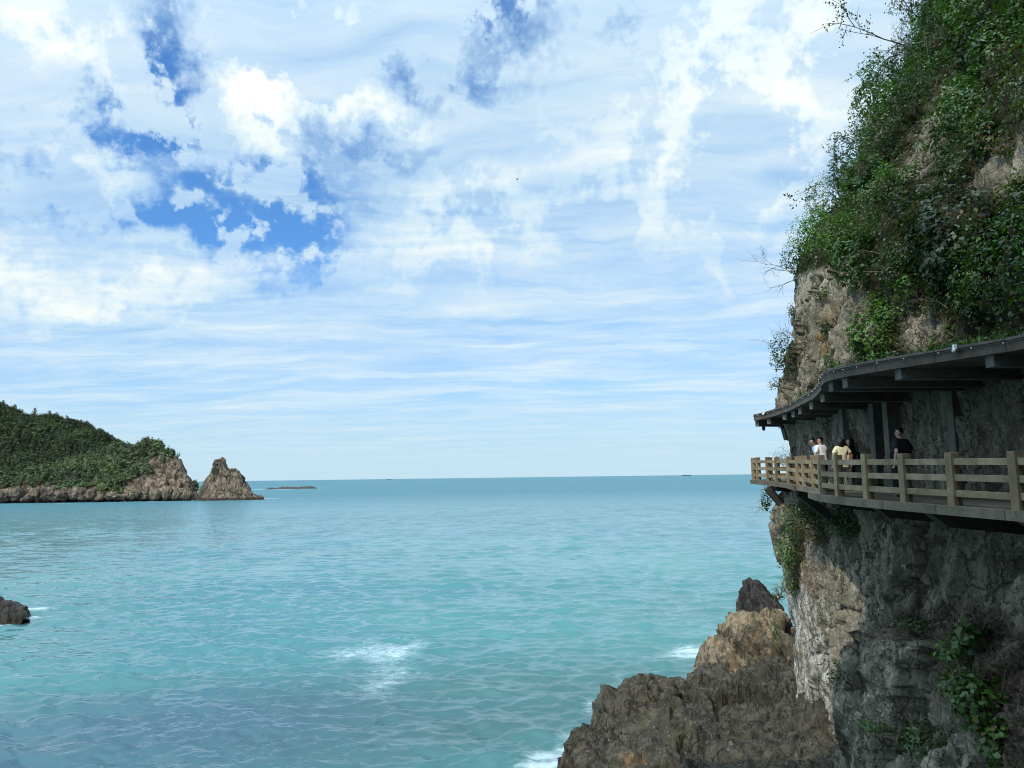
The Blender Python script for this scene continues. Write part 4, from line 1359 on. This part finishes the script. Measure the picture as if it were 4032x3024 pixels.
# grass and low weeds on top of the canopy
def roof_grass():
    rng = np.random.default_rng(5)
    pts = []
    for (a, b) in zip(ROOF[1:-1], ROOF[2:]):
        L = math.hypot(b[0] - a[0], b[1] - a[1])
        n = int(L * 300)
        t = rng.uniform(size=n)
        inn = 0.12 + rng.uniform(size=n) ** 1.3 * 2.6
        x = a[0] + (b[0] - a[0]) * t + inn
        y = a[1] + (b[1] - a[1]) * t
        pts.append(np.stack([x, y, np.full(n, CAM_Z + 2.75)], 1))
    p = np.vstack(pts)
    keep = fbm(p * 0.9, 3, 77) > -0.12 + 0.35 * sstep(26, 34, p[:, 1])
    p = p[keep]
    hgt = (0.10 + 0.38 * rng.uniform(size=len(p)) * sstep(0.0, 1.5, p[:, 0] - 9.2)) * (0.75 + 0.8 * fbm(p * 0.7, 2, 78))
    d = unit(np.stack([rng.normal(size=len(p)) * 0.5, rng.normal(size=len(p)) * 0.5, np.ones(len(p))], 1))
    sd = unit(np.cross(d, rng.normal(size=p.shape)))
    w = 0.016
    h = np.abs(hgt)[:, None]
    V = np.stack([p - sd * w, p + sd * w, p + d * h * 0.6 + sd * w * 0.8, p + d * h + sd * 0.01 + np.array([0.04, 0, -0.02])], 1).reshape(-1, 3)
    vf = [(V, np.arange(len(V)).reshape(-1, 4))]
    q = p[rng.choice(len(p), 2600)] + np.stack([np.zeros(2600), np.zeros(2600), rng.uniform(0.03, 0.25, 2600)], 1)
    vf.append(leaves(q, np.tile([[-.3, -.3, .9]], (2600, 1)), 0.10, rng, aspect=0.5))
    o = leaf_object('roof_grass', vf, M['leaf_mid'])
    tag(o, 'grass and low weeds growing along the top of the canopy', 'grass', None, 'stuff')
    soil = strip_slab('roof_soil', [(x + 0.35, y) for x, y in ROOF], [(14.2, y) for x, y in ROOF], CAM_Z + 2.744, CAM_Z + 2.79, plain('soil', (0.06, 0.045, 0.03), 0.95), None)
    tag(soil, 'thin brown soil lying on top of the concrete canopy', 'soil', None, 'structure')


roof_grass()
# ------------------------------------------------------------------ wooded island, sea stack, reef
def pl(pts):
    return [tuple(P(px, py, Y)) for px, py, Y in pts]


YI = 600.0
isl = pl([(-160, 1570, 680), (0, 1610, 670), (100, 1640, 665), (199, 1652, 660), (278, 1667, 655), (348, 1697, 650), (395, 1712, 645), (415, 1750, 638), (497, 1760, 632), (547, 1748, 630), (592, 1736, 628), (627, 1758, 624),
          (666, 1782, 620), (708, 1806, 616), (726, 1835, 612), (733, 1862, 608), (752, 1900, 600), (757, 1945, 590),
          (0, 1760, 625), (150, 1780, 622), (300, 1800, 618), (420, 1820, 612), (520, 1830, 606), (600, 1835, 602), (660, 1840, 600),
          (0, 1870, 596), (120, 1880, 592), (250, 1890, 588), (380, 1900, 588), (480, 1905, 588), (540, 1880, 590), (620, 1880, 590), (690, 1880, 592),
          (0, 1945, 578), (150, 1948, 576), (300, 1945, 576), (430, 1950, 578), (520, 1935, 582), (600, 1935, 582), (700, 1935, 584)])
isl += [(x, y, -6.0) for x, y in ((P(px, 1980, Y).x, Y) for px, Y in ((-160, 556), (0, 558), (150, 558), (300, 560), (430, 562), (520, 568), (600, 568), (700, 570), (768, 574), (780, 590), (785, 610), (770, 640)))]
isl += [(P(px, 1900, Y).x, Y, z) for px, Y, z in ((740, 660, -5), (600, 690, -5), (400, 720, 0), (100, 760, 10), (-160, 760, 20), (-160, 620, 40), (-160, 580, 8))]
isl_o, IG = patch('island', M['farrock'], isl, -500, -226, 552, 765, 0.8, 3.0, 11.0, 600, zmin=-2.5, tilt=0.3, crev=0.7)
IV = IG.reshape(-1, 3)
tag(isl_o, 'wooded rocky island across the water', 'island', None, 'structure')
isl_bvh = BVHTree.FromPolygons([Vector(v) for v in IG.reshape(-1, 3)], [tuple(f) for f in grid_faces(*IG.shape[:2]).tolist()])

IROCK = [[(480, 1940), (500, 1900), (540, 1880), (575, 1868), (600, 1868), (615, 1835), (650, 1825), (655, 1800), (690, 1795), (745, 1830), (790, 2000), (470, 2000)],
         [(575, 1820), (600, 1795), (640, 1790), (640, 1830), (600, 1850)],
         [(-200, 1920), (0, 1925), (60, 1915), (75, 1940), (95, 1890), (130, 1925), (165, 1895), (190, 1915), (210, 1905), (250, 1930), (290, 1912), (330, 1922), (380, 1915), (400, 1945), (470, 1935), (520, 2010), (-200, 2010)]]


def island_soil():
    V = np.array([v.co[:] for v in isl_o.data.vertices])
    px, py = project(V)
    m = (V[:, 2] > 5.0)
    for poly in IROCK: m &= ~in_poly(px, py, poly)
    attr(isl_o.data, 'veg', m.astype(float))


island_soil()


def island_wood():
    rng = np.random.default_rng(71)
    V = IG.reshape(-1, 3)
    N = grid_normals(IG)
    if N[..., 2].mean() < 0: N = -N
    N = N.reshape(-1, 3)
    px, py = project(V)
    ok = V[:, 2] > 6
    for poly in IROCK: ok &= ~in_poly(px, py, poly)
    ok &= (V[:, 1] < 720)
    ids = np.where(ok)[0]
    tall = (py < 1880 - 0.28 * np.clip(px, 0, 700)) & (px < 470)
    woods, scrub = [], []
    for k in range(15000):
        i = ids[rng.integers(len(ids))]
        if tall[i] ^ (rng.uniform() < (0.12 if tall[i] else 0.22)):
            h = rng.uniform(3.4, 5.4)
            rad = np.array([1.1, 1.1, h * 0.45]) * rng.uniform(0.75, 1.25)
            c = V[i] + np.array([0, 0, h * 0.55])
            n, sz, lst = 30, 1.15, woods
        else:
            h = rng.uniform(1.2, 3.0)
            rad = np.array([2.1, 2.1, h * 0.6]) * rng.uniform(0.7, 1.3)
            c = V[i] + np.array([0, 0, h * 0.35])
            n, sz, lst = 28, 1.2, scrub
        p, o = blob_points(c, rad, n, rng, 0.6, 0.35, k)
        tone = float(np.clip(1.0 + 0.25 * rng.normal() + 0.9 * fbm(np.array([V[i] * 0.035]), 2, 60)[0], 0.5, 1.8))
        lst.append((*leaves(p, o, sz, rng, aspect=0.7, up=0.5, rand=0.14), tone))
    o = leaf_object('island_woods', woods, M['leaf_far'])
    tag(o, 'dark green woods covering the hill of the island', 'woods', None, 'stuff')
    s = leaf_object('low_scrub', scrub, M['leaf_scrub'], o)


island_wood()


def island_at(px, py):
    d = ray(px, py).normalized()
    h = isl_bvh.ray_cast(EYE, d)
    return h[0]


def tree(px, py, h, seed, label):
    """a tree standing on the skyline of the island: trunk and crown"""
    rng = np.random.default_rng(seed)
    p = None
    for dy in range(0, 60, 2):
        p = island_at(px, py + dy)
        if p is not None: break
    if p is None: return
    r = empty('skyline_tree', p)
    tag(r, label, 'tree', 'trees standing out on the island skyline')
    mb = MB().tube([(0, 0, -0.5), (0.1, 0, h * 0.4), (0.15, 0, h * 0.8)], [0.22, 0.17, 0.08], 6)
    mb.build('trunk', M['twig_dark'], r)
    pts = [blob_points((rng.normal() * 0.5, rng.normal() * 0.5, h * f), np.array([w, w, h * 0.2]), 60, rng, 0.5, 0.5, seed + k) for k, (f, w) in enumerate(((0.55, 1.7), (0.75, 1.5), (0.95, 0.95)))]
    leaf_object('crown', [leaves(a, b, 0.75, rng, aspect=0.7) for a, b in pts], M['leaf_far'], r)


for k, (px, py, h, lb) in enumerate(((12, 1600, 6, 'tall tree at the left edge of the island skyline'), (60, 1612, 7.0, 'spindly tree rising above the others near the left of the island skyline'),
                                     (137, 1632, 6.4, 'broad tree on the island skyline left of the dip'), (196, 1640, 6, 'rounded tree at mid slope of the island skyline'),
                                     (262, 1660, 5.6, 'tree on the descending island skyline, upper of the last three'), (316, 1672, 5.6, 'tree on the descending island skyline, middle of the last three'), (350, 1690, 5, 'tree on the descending island skyline, lowest of the last three'))):
    tree(px, py, h, 800 + k, lb)

# boulders along the island's waterline
def boulder(name, label, px, py, Y, size, seed, mat, group):
    rng = np.random.default_rng(seed)
    bm = bmesh.new()
    bmesh.ops.create_icosphere(bm, subdivisions=4, radius=1)
    V = np.array([v.co[:] for v in bm.verts])
    q = V * 1.4 + seed * 1.37
    a, e = facet(q, seed)
    a2, _ = facet(q * 2.6, seed + 5)
    k = 0.95 + 0.32 * a + 0.13 * a2
    V = V * k[:, None] * np.array(size)
    for v, c in zip(bm.verts, V): v.co = c
    me = bpy.data.meshes.new(name)
    bm.to_mesh(me)
    bm.free()
    o = link(name, me, mat, None, True)
    o.location = P(px, py, Y)
    o.rotation_euler = (0, 0, rng.uniform(0, 6))
    tag(o, label, 'boulder', group)
    return o


rb = np.random.default_rng(88)
BL = [(20, 1958, 5.5, 6), (66, 1950, 3.4, 6.5), (98, 1968, 3, 2.5), (118, 1962, 4, 3.4), (160, 1945, 3.6, 5.2), (190, 1955, 5.5, 4.6), (215, 1966, 4, 3), (262, 1950, 6, 5), (300, 1945, 6.5, 6), (330, 1960, 4, 3.2), (362, 1950, 3.6, 5), (395, 1964, 4.5, 2.6),
      (440, 1955, 5, 3.6), (470, 1960, 4.5, 3.2), (520, 1955, 4.5, 4.5), (560, 1950, 4.5, 5), (615, 1950, 5, 6), (660, 1945, 4.5, 7), (700, 1950, 4.5, 6), (735, 1955, 3.4, 5)]
for k, (px, py, w, h) in enumerate(BL):
    boulder('shore_boulder', 'weathered tan boulder lying at the waterline below the wooded island', px, py, 566 if px < 480 else 573, (w, 4.5, h * 0.95), 30 + k, M['farrock'], 'boulders along the island shore')

# sea stack
st = pl([(768, 1975, 572), (806, 1893, 578), (825, 1866, 580), (843, 1822, 581), (862, 1806, 582), (882, 1808, 582), (892, 1845, 582), (928, 1846, 582), (945, 1862, 582), (968, 1896, 580), (993, 1940, 577), (1037, 1966, 573),
         (850, 1813, 584), (868, 1806, 586), (880, 1810, 585), (848, 1818, 579), (866, 1810, 579), (880, 1814, 579), (905, 1848, 586), (930, 1850, 586), (910, 1850, 579), (935, 1855, 579), (830, 1920, 571), (880, 1900, 572), (930, 1910, 572), (860, 1960, 565), (920, 1960, 565), (980, 1962, 568), (800, 1965, 567), (850, 1880, 576), (910, 1875, 577)])
st += [(P(px, 1980, Y).x, Y, z) for px, Y, z in ((755, 572, -6), (770, 562, -6), (860, 558, -6), (930, 558, -6), (1000, 562, -6), (1046, 572, -6), (1020, 585, -6), (960, 596, -6), (900, 600, -4), (840, 600, -4), (780, 590, -5), (868, 592, 20), (920, 590, 14))]
sk_o, _ = patch('sea_stack', M['farrock'], st, -250, -180, 556, 602, 0.4, 1.2, 5.0, 650, zmin=-2.0, tilt=0.5, crev=0.6)
tag(sk_o, 'steep brown sea stack with a knob on top beyond the island tip', 'sea stack')
pb = np.random.default_rng(4)
pp, po = blob_points((0, 0, 0), (2.2, 2, 3.0), 130, pb, 0.4, 0.5, 3)
r = empty('stack_shrub', tuple(P(842, 1850, 576.5)))
tag(r, 'dark green scrub clinging to the knob of the sea stack', 'shrub')
leaf_object('leaves', [leaves(pp, po, 0.9, pb, aspect=0.7)], M['leaf_scrub'], r)

# low reef
rf = pl([(1050, 1924, 1250), (1065, 1921, 1250), (1080, 1921, 1250), (1110, 1917, 1250), (1140, 1917, 1250), (1160, 1918, 1250), (1190, 1916, 1250), (1215, 1914.5, 1250), (1236, 1916, 1250)])
rf += [(x, 1240, -4) for x in (-410, -385, -350, -325, -310)] + [(x, 1262, -4) for x in (-410, -385, -350, -325, -310)] + [(-412, 1250, -4), (-316, 1250, -3)]
rf_o, _ = patch('reef', M['darkrock'], rf, -412, -312, 1238, 1264, 0.9, 0.9, 5.0, 680, zmin=-1.5)
tag(rf_o, 'long low dark reef in the open sea right of the stack', 'reef')


# ------------------------------------------------------------------ ships on the horizon
m_hull = plain('ship_hull', (0.075, 0.11, 0.15), 0.6)
m_sup = plain('ship_house', (0.42, 0.47, 0.5), 0.6)


def ship(px, L, Y, label, seed):
    x = P(px, 1872, Y).x
    r = empty('cargo_ship', (x, Y, 0))
    tag(r, label, 'ship', 'cargo ships on the horizon')
    mb = MB()
    bm = mb.bm
    prof = [(-0.5, 0.34), (-0.44, 0.5), (0.3, 0.5), (0.44, 0.32), (0.5, 0.03)]
    W = L * 0.15
    H = L * 0.075
    rings = []
    for t, w in prof:
        k = t + (0.03 if t > 0.4 else 0)
        rings.append([bm.verts.new((t * L, -w * W * 0.8, -2)), bm.verts.new((k * L, -w * W, H)), bm.verts.new((k * L, w * W, H)), bm.verts.new((t * L, w * W * 0.8, -2))])
    for a, b in zip(rings, rings[1:]):
        for q in range(4): bm.faces.new((a[q], a[(q + 1) % 4], b[(q + 1) % 4], b[q]))
    bm.faces.new(rings[0][::-1]); bm.faces.new(rings[-1])
    hull = mb.build('hull', m_hull, r)
    MB().box((0.36 * L * seed, 0, H + L * 0.055), (L * 0.09, W * 0.8, L * 0.11)).box((0.36 * L * seed, 0, H + L * 0.125), (L * 0.05, W, L * 0.03)).build('superstructure', m_sup, r)
    MB().tube([(0.40 * L * seed, 0, H), (0.40 * L * seed, 0, H + L * 0.16)], L * 0.014, 8).build('funnel', m_hull, r)
    for f in (-0.3, -0.12, 0.06):
        MB().box((f * L * seed, 0, H + L * 0.018), (L * 0.13, W * 0.7, L * 0.036)).build('hatch', m_hull, r)
        MB().tube([((f - .08) * L * seed, 0, H), ((f - .08) * L * seed, 0, H + L * 0.07)], L * 0.006, 6).build('crane_mast', m_hull, r)


ship(2702, 165, 13500, 'long low cargo ship far off on the horizon toward the cliff', 1)
ship(1531, 85, 14000, 'small cargo ship far off on the horizon toward the island', -1)

# a bird high over the sea
r = empty('flying_bird', tuple(P(2036, 707, 170)))
tag(r, 'tiny dark bird flying high against the clouds over the sea', 'bird')
m_bird = plain('bird_feather', (0.1, 0.1, 0.11), 0.8)
MB().tube([(-0.26, 0, 0), (-0.12, 0, 0.02), (0.08, 0, 0.03), (0.2, 0, 0.04), (0.3, 0, 0.02)], [0.02, 0.055, 0.065, 0.035, 0.008], 8).build('body', m_bird, r, True)
for sgn in (1, -1):
    mb = MB()
    q = [((0.12, 0.03 * sgn, 0.04), (-0.1, 0.03 * sgn, 0.03)), ((0.14, 0.26 * sgn, 0.19), (-0.06, 0.26 * sgn, 0.18)), ((0.02, 0.6 * sgn, 0.16), (-0.05, 0.6 * sgn, 0.155))]
    vv = [[mb.bm.verts.new(c) for c in pr] + [mb.bm.verts.new((c[0], c[1], c[2] - 0.015)) for c in pr[::-1]] for pr in q]
    for a, b in zip(vv, vv[1:]):
        for k in range(4): mb.bm.faces.new((a[k], a[(k + 1) % 4], b[(k + 1) % 4], b[k]))
    mb.bm.faces.new(vv[0][::-1]); mb.bm.faces.new(vv[-1])
    mb.build('wing', m_bird, r)
# ------------------------------------------------------------------ people
def skin_mesh(name, chains, root_i=0, sub=2):
    """chains: list of lists of (key, (x,y,z), radius); equal keys are one joint -> smooth continuous mesh"""
    idx, co_, rad, ed = {}, [], [], []
    for ch in chains:
        prev = None
        for it in ch:
            key = it[0]
            if key not in idx:
                idx[key] = len(co_)
                co_.append(it[1])
                rad.append(it[2])
            if prev is not None: ed.append((prev, idx[key]))
            prev = idx[key]
    me = bpy.data.meshes.new(name)
    me.from_pydata([tuple(c) for c in co_], ed, [])
    o = bpy.data.objects.new(name, me)
    COL.objects.link(o)
    md = o.modifiers.new('skin', 'SKIN')
    md.use_smooth_shade = True
    for i, r in enumerate(rad):
        sv = me.skin_vertices[0].data[i]
        sv.radius = (r, r) if not isinstance(r, tuple) else r
        sv.use_root = (i == root_i)
    ss = o.modifiers.new('sub', 'SUBSURF')
    ss.levels = ss.render_levels = sub
    dg = bpy.context.evaluated_depsgraph_get()
    dg.update()
    out = bpy.data.meshes.new_from_object(o.evaluated_get(dg))
    out.name = name
    bpy.data.objects.remove(o)
    bpy.data.meshes.remove(me)
    return out


def skinmat(name, c):
    def f(t, b):
        n = t.noise(t.pos(), 25, 3)
        t.put(b.inputs['Base Color'], t.mix(n, tuple(x * 0.85 for x in c), tuple(x * 1.1 for x in c)))
        b.inputs['Roughness'].default_value = 0.55
        b.inputs['Subsurface Weight'].default_value = 0.1
        b.inputs['Subsurface Radius'].default_value = (0.01, 0.004, 0.002)
    return material(name, f)


def cloth(name, c, fold=0.5):
    def f(t, b):
        p = t.pos()
        n = t.noise(t.mapping(p, scale=(1, 1, 0.45)), 9, 4, 0.6, 0.4)
        t.put(b.inputs['Base Color'], t.mix(t.noise(p, 60, 2), tuple(x * 0.92 for x in c), tuple(min(1, x * 1.05) for x in c)))
        b.inputs['Roughness'].default_value = 0.85
        b.inputs['Specular IOR Level'].default_value = 0.2
        t.put(b.inputs['Normal'], t.bump(n, fold, 0.05))
    return material(name, f)


SK = skinmat('skin', (0.42, 0.235, 0.155))
HAIR = plain('black_hair', (0.012, 0.010, 0.009), 0.45, 0.3, 40)


def rot2(v, a):
    return (v[0] * math.cos(a) - v[1] * math.sin(a), v[0] * math.sin(a) + v[1] * math.cos(a))


def person(label, loc, H, face, head, arms, legs, shirt, trousers, shoes, hair='short', girth=1.0, lean=0.0, sleeve=0.55, glasses=False, female=False, skirtlen=0.0):
    """stands at loc, body facing angle `face`, head facing angle `head` (0 = +y, turning left positive).
    arms: per side (elbow, wrist) offsets from the shoulder; legs: per side (knee, ankle, toe) in body space"""
    k = H / 1.75
    r = empty('person', loc)
    tag(r, label, 'person', 'visitors on the walkway')

    def B(p):                                                        # body space -> local, with forward lean above the hips
        x, y, z = p
        if z > 0.95: y = y + (z - 0.95) * lean
        q = rot2((x, y), face)
        return (q[0] * k, q[1] * k, z * k)

    hy = (1.62 - 0.95) * lean

    def Hd(p):
        q0 = rot2((0, hy + 0.02), face)
        q = rot2((p[0], p[1]), head)
        return ((q0[0] + q[0]) * k, (q0[1] + q[1]) * k, p[2] * k)
    g = girth
    sw = (0.165 if female else 0.185) * (0.5 + 0.5 * g)
    body = [[('pel', B((0, 0, 0.95)), 0.13 * g * k), ('spine', B((0, 0.0, 1.14)), 0.125 * g * k), ('chest', B((0, 0.0, 1.33)), 0.135 * (0.5 + .5 * g) * k), ('nb', B((0, -0.01, 1.46)), 0.065 * k), ('nk', B((0, 0.005, 1.52)), 0.05 * k),
             ('jaw', Hd((0, 0.022, 1.575)), 0.062 * k), ('face', Hd((0, 0.012, 1.64)), 0.078 * k), ('skull', Hd((0, -0.012, 1.70)), 0.07 * k), ('top', Hd((0, -0.012, 1.735)), 0.035 * k)],
            [('face', 0, 0), ('nose', Hd((0, 0.092, 1.635)), 0.018 * k), ('nose2', Hd((0, 0.112, 1.622)), 0.011 * k)]]
    for sg in (1, -1):
        body.append([('face', 0, 0), ('ear%d' % sg, Hd((0.074 * sg, -0.012, 1.635)), 0.021 * k), ('ear2%d' % sg, Hd((0.088 * sg, -0.022, 1.645)), 0.014 * k)])
    sh = {}
    for sg, (el, wr) in zip((1, -1), arms):
        s0 = Vector((sw * sg, -0.01, 1.42))
        e = s0 + Vector(el)
        w = e + Vector(wr)
        d = (w - e).normalized()
        hp = w + d * 0.055
        sd = Vector((0, 1, 0)) if abs(d.y) < 0.7 else Vector((1, 0, 0))
        u = d.cross(sd).normalized()
        ch = [('chest', 0, 0), ('sh%d' % sg, B(s0), 0.062 * k), ('ua%d' % sg, B(s0.lerp(e, 0.5)), 0.052 * k), ('el%d' % sg, B(e), 0.043 * k), ('fa%d' % sg, B(e.lerp(w, 0.45)), 0.041 * k), ('wr%d' % sg, B(w), 0.028 * k), ('pm%d' % sg, B(hp), 0.034 * k)]
        body.append(ch)
        for f, (o_, ln) in enumerate(((-0.027, 0.075), (-0.009, 0.085), (0.010, 0.08), (0.028, 0.062))):
            b0 = hp + d * 0.035 + sd * o_
            body.append([('pm%d' % sg, 0, 0), ('f%d%d' % (f, sg), B(b0), 0.0095 * k), ('g%d%d' % (f, sg), B(b0 + d * ln * 0.5 - u * 0.006), 0.0085 * k), ('h%d%d' % (f, sg), B(b0 + d * ln - u * 0.025), 0.007 * k)])
        t0 = w + d * 0.03 - sd * 0.038
        body.append([('pm%d' % sg, 0, 0), ('t%d' % sg, B(t0), 0.011 * k), ('t2%d' % sg, B(t0 + d * 0.045 - sd * 0.015), 0.009 * k)])
        sh[sg] = (s0, e, w)
    lg = {}
    for sg, (kn, an, toe) in zip((1, -1), legs):
        h0 = Vector((0.095 * sg, 0, 0.90))
        body.append([('pel', 0, 0), ('hp%d' % sg, B(h0), 0.088 * (0.6 + .4 * g) * k), ('th%d' % sg, B(h0.lerp(Vector(kn), 0.5)), 0.076 * k), ('kn%d' % sg, B(kn), 0.056 * k), ('cf%d' % sg, B(Vector(kn).lerp(Vector(an), 0.35)), 0.054 * k), ('an%d' % sg, B(an), 0.037 * k), ('toe%d' % sg, B(toe), 0.03 * k)])
        lg[sg] = (h0, Vector(kn), Vector(an), Vector(toe))
    link('body', skin_mesh('body', body, 0, 2), SK, r, True)
    # shirt
    e_ = 0.016
    sc = [[('hem', B((0, 0, 0.86)), (0.15 * g + e_) * k), ('pel', B((0, 0, 0.97)), (0.14 * g + e_) * k), ('spine', B((0, 0.0, 1.15)), (0.135 * g + e_) * k), ('chest', B((0, -0.005, 1.33)), (0.14 * (0.45 + .55 * g) + e_) * k), ('nb', B((0, -0.012, 1.44)), 0.092 * k), ('col', B((0, -0.008, 1.49)), 0.068 * k)]]
    for sg in (1, -1):
        s0, e, w = sh[sg]
        sc.append([('chest', 0, 0), ('sh%d' % sg, B(s0), (0.074 + e_) * k), ('ua%d' % sg, B(s0.lerp(e, sleeve)), (0.068 + e_) * k), ('ub%d' % sg, B(s0.lerp(e, sleeve + 0.3)), (0.066 + e_) * k)])
    link('shirt', skin_mesh('shirt', sc, 1, 2), shirt, r, True)
    tc = [[('waist', B((0, 0, 1.0)), 0.13 * g * k), ('pel', B((0, 0, 0.93)), (0.135 * g + 0.008) * k)]]
    for sg in (1, -1):
        h0, kn, an, toe = lg[sg]
        tc.append([('pel', 0, 0), ('hp%d' % sg, B(h0), (0.098 * (0.6 + .4 * g)) * k), ('th%d' % sg, B(h0.lerp(kn, 0.5)), 0.09 * k), ('kn%d' % sg, B(kn), 0.074 * k), ('sh%d' % sg, B(kn.lerp(an, 0.5)), 0.07 * k), ('an%d' % sg, B(kn.lerp(an, 0.93)), 0.062 * k)])
    link('trousers', skin_mesh('trousers', tc, 1, 2), trousers, r, True)
    for sg in (1, -1):
        h0, kn, an, toe = lg[sg]
        heel = an - (toe - an).normalized() * 0.06
        link('shoe', skin_mesh('shoe', [[('a', B(heel + Vector((0, 0, -0.01))), 0.043 * k), ('b', B(an.lerp(toe, 0.35)), 0.05 * k), ('c', B(an.lerp(toe, 0.8)), 0.045 * k), ('d', B(toe), 0.034 * k)]], 0, 2), shoes, r, True)
    # hair as a shell round the skull
    bm = bmesh.new()
    bmesh.ops.create_uvsphere(bm, u_segments=24, v_segments=16, radius=1)
    rng = np.random.default_rng(int(H * 1000))
    for v in bm.verts:
        x, y, z = v.co
        n = 1 + 0.07 * math.sin(9 * x + 4 * z) * math.sin(7 * y + 3)
        if hair == 'short':
            v.co = (x * 0.098 * n, y * 0.108 * n - 0.016, z * 0.108 * n + 1.682)
        else:
            low = max(0.0, -z)
            v.co = (x * (0.118 + 0.04 * low) * n, (y * 0.115 - 0.04) * n, z * (0.13 + 0.13 * low) * n + 1.635)
    if hair == 'short':                                              # cut the face and nape free
        kill = [v for v in bm.verts if (v.co.y > 0.03 and v.co.z < 1.715) or v.co.z < 1.615 or (v.co.y > 0.0 and v.co.z < 1.66)]
    else:
        kill = [v for v in bm.verts if v.co.y > 0.035 and v.co.z < 1.70]
    bmesh.ops.delete(bm, geom=kill, context='VERTS')
    for v in bm.verts: v.co = Hd(tuple(v.co))
    me = bpy.data.meshes.new('hair')
    bm.to_mesh(me)
    bm.free()
    link('hair', me, HAIR, r, True)
    # eyes, brows and mouth are small dark marks set into the face
    mb = MB()
    for sg in (1, -1):
        mb.ball(Hd((0.032 * sg, 0.078, 1.652)), 0.009 * k, 8, 6)
    mb.build('eyes', m_black, r, True)
    mb = MB().tube([Hd((-0.024, 0.078, 1.592)), Hd((0, 0.085, 1.59)), Hd((0.024, 0.078, 1.592))], 0.006 * k, 6)
    mb.build('mouth', LIP, r, True)
    if glasses:
        mb = MB()
        for sg in (1, -1):
            mb.tube([Hd((0.034 * sg + 0.024 * math.cos(a), 0.094, 1.652 + 0.02 * math.sin(a))) for a in [i * math.pi / 6 for i in range(13)]], 0.003 * k, 5, False)
            mb.tube([Hd((0.058 * sg, 0.092, 1.656)), Hd((0.08 * sg, -0.01, 1.655))], 0.003 * k, 5)
        mb.tube([Hd((-0.01, 0.097, 1.655)), Hd((0.01, 0.097, 1.655))], 0.003 * k, 5)
        mb.build('glasses', m_black, r, True)
    return r


LIP = plain('lips', (0.3, 0.12, 0.1), 0.5)
WHITE_C = cloth('white_cotton', (0.78, 0.78, 0.80))
BLUE_C = cloth('light_blue_cotton', (0.36, 0.52, 0.75))
BLACK_C = cloth('black_cotton', (0.012, 0.012, 0.014))
YEL_C = cloth('pale_yellow_cotton', (0.66, 0.62, 0.40))
DARK_C = cloth('dark_navy', (0.03, 0.032, 0.045))
GREY_C = cloth('dark_grey', (0.06, 0.06, 0.065))
WTR_C = cloth('white_trousers_cloth', (0.68, 0.68, 0.72))
WSH = plain('white_shoe', (0.75, 0.75, 0.74), 0.5, 0.05)
BSH = plain('black_shoe', (0.02, 0.02, 0.02), 0.5)

STAND = [((0.10, 0.02, 0.49), (0.10, 0.0, 0.09), (0.115, 0.15, 0.045)), ((-0.10, 0.02, 0.49), (-0.10, 0.0, 0.09), (-0.115, 0.15, 0.045))]
WALK = [((0.09, 0.14, 0.50), (0.09, 0.12, 0.09), (0.10, 0.27, 0.045)), ((-0.09, -0.02, 0.48), (-0.09, -0.30, 0.24), (-0.09, -0.27, 0.10))]
DOWN = [((0.07, -0.05, -0.29), (0.01, 0.07, -0.25)), ((-0.07, -0.05, -0.29), (-0.01, 0.07, -0.25))]


def at_px(px, y):
    return Vector((P(px, 1800, y).x, y, zdeck(y) + 0.005))


# heads look left over the sea: +90 degrees is -x
person('man in a black shirt and glasses walking away while looking left over the railing', at_px(3548, 19.6), 1.77, R(28), R(88),
       [((0.12, -0.10, -0.27), (0.0, 0.12, -0.24)), ((-0.13, -0.12, -0.26), (-0.02, 0.06, -0.26))], WALK, BLACK_C, BLACK_C, BSH, girth=1.28, glasses=True)
person('man in a white short sleeved shirt and glasses leaning at the railing', at_px(3240, 28.2), 1.80, R(24), R(92),
       [((0.06, 0.08, -0.28), (-0.04, 0.2, -0.12)), ((-0.10, 0.02, -0.28), (0.0, 0.16, -0.2))], STAND, WHITE_C, DARK_C, BSH, lean=0.12, girth=1.08, glasses=True)
person('man in a light blue shirt peering out from behind the man in white', at_px(3232, 29.6) + Vector((0.02, 0, 0)), 1.80, R(84), R(128),
       DOWN, STAND, BLUE_C, DARK_C, BSH, lean=0.42)
person('dark haired woman in a pale yellow top and white trousers seen from behind', at_px(3314, 23.6), 1.64, R(-4), R(0),
       [((0.16, 0.0, -0.24), (0.02, 0.10, -0.22)), ((-0.12, -0.03, -0.26), (0.0, 0.08, -0.24))], WALK, YEL_C, WTR_C, WSH, hair='long', female=True, sleeve=0.45)
person('dark dressed person in the shade beside the woman in yellow', at_px(3352, 24.8) + Vector((0.12, 0.3, 0)), 1.68, R(40), R(70),
       DOWN, STAND, DARK_C, GREY_C, BSH, hair='long', female=True)
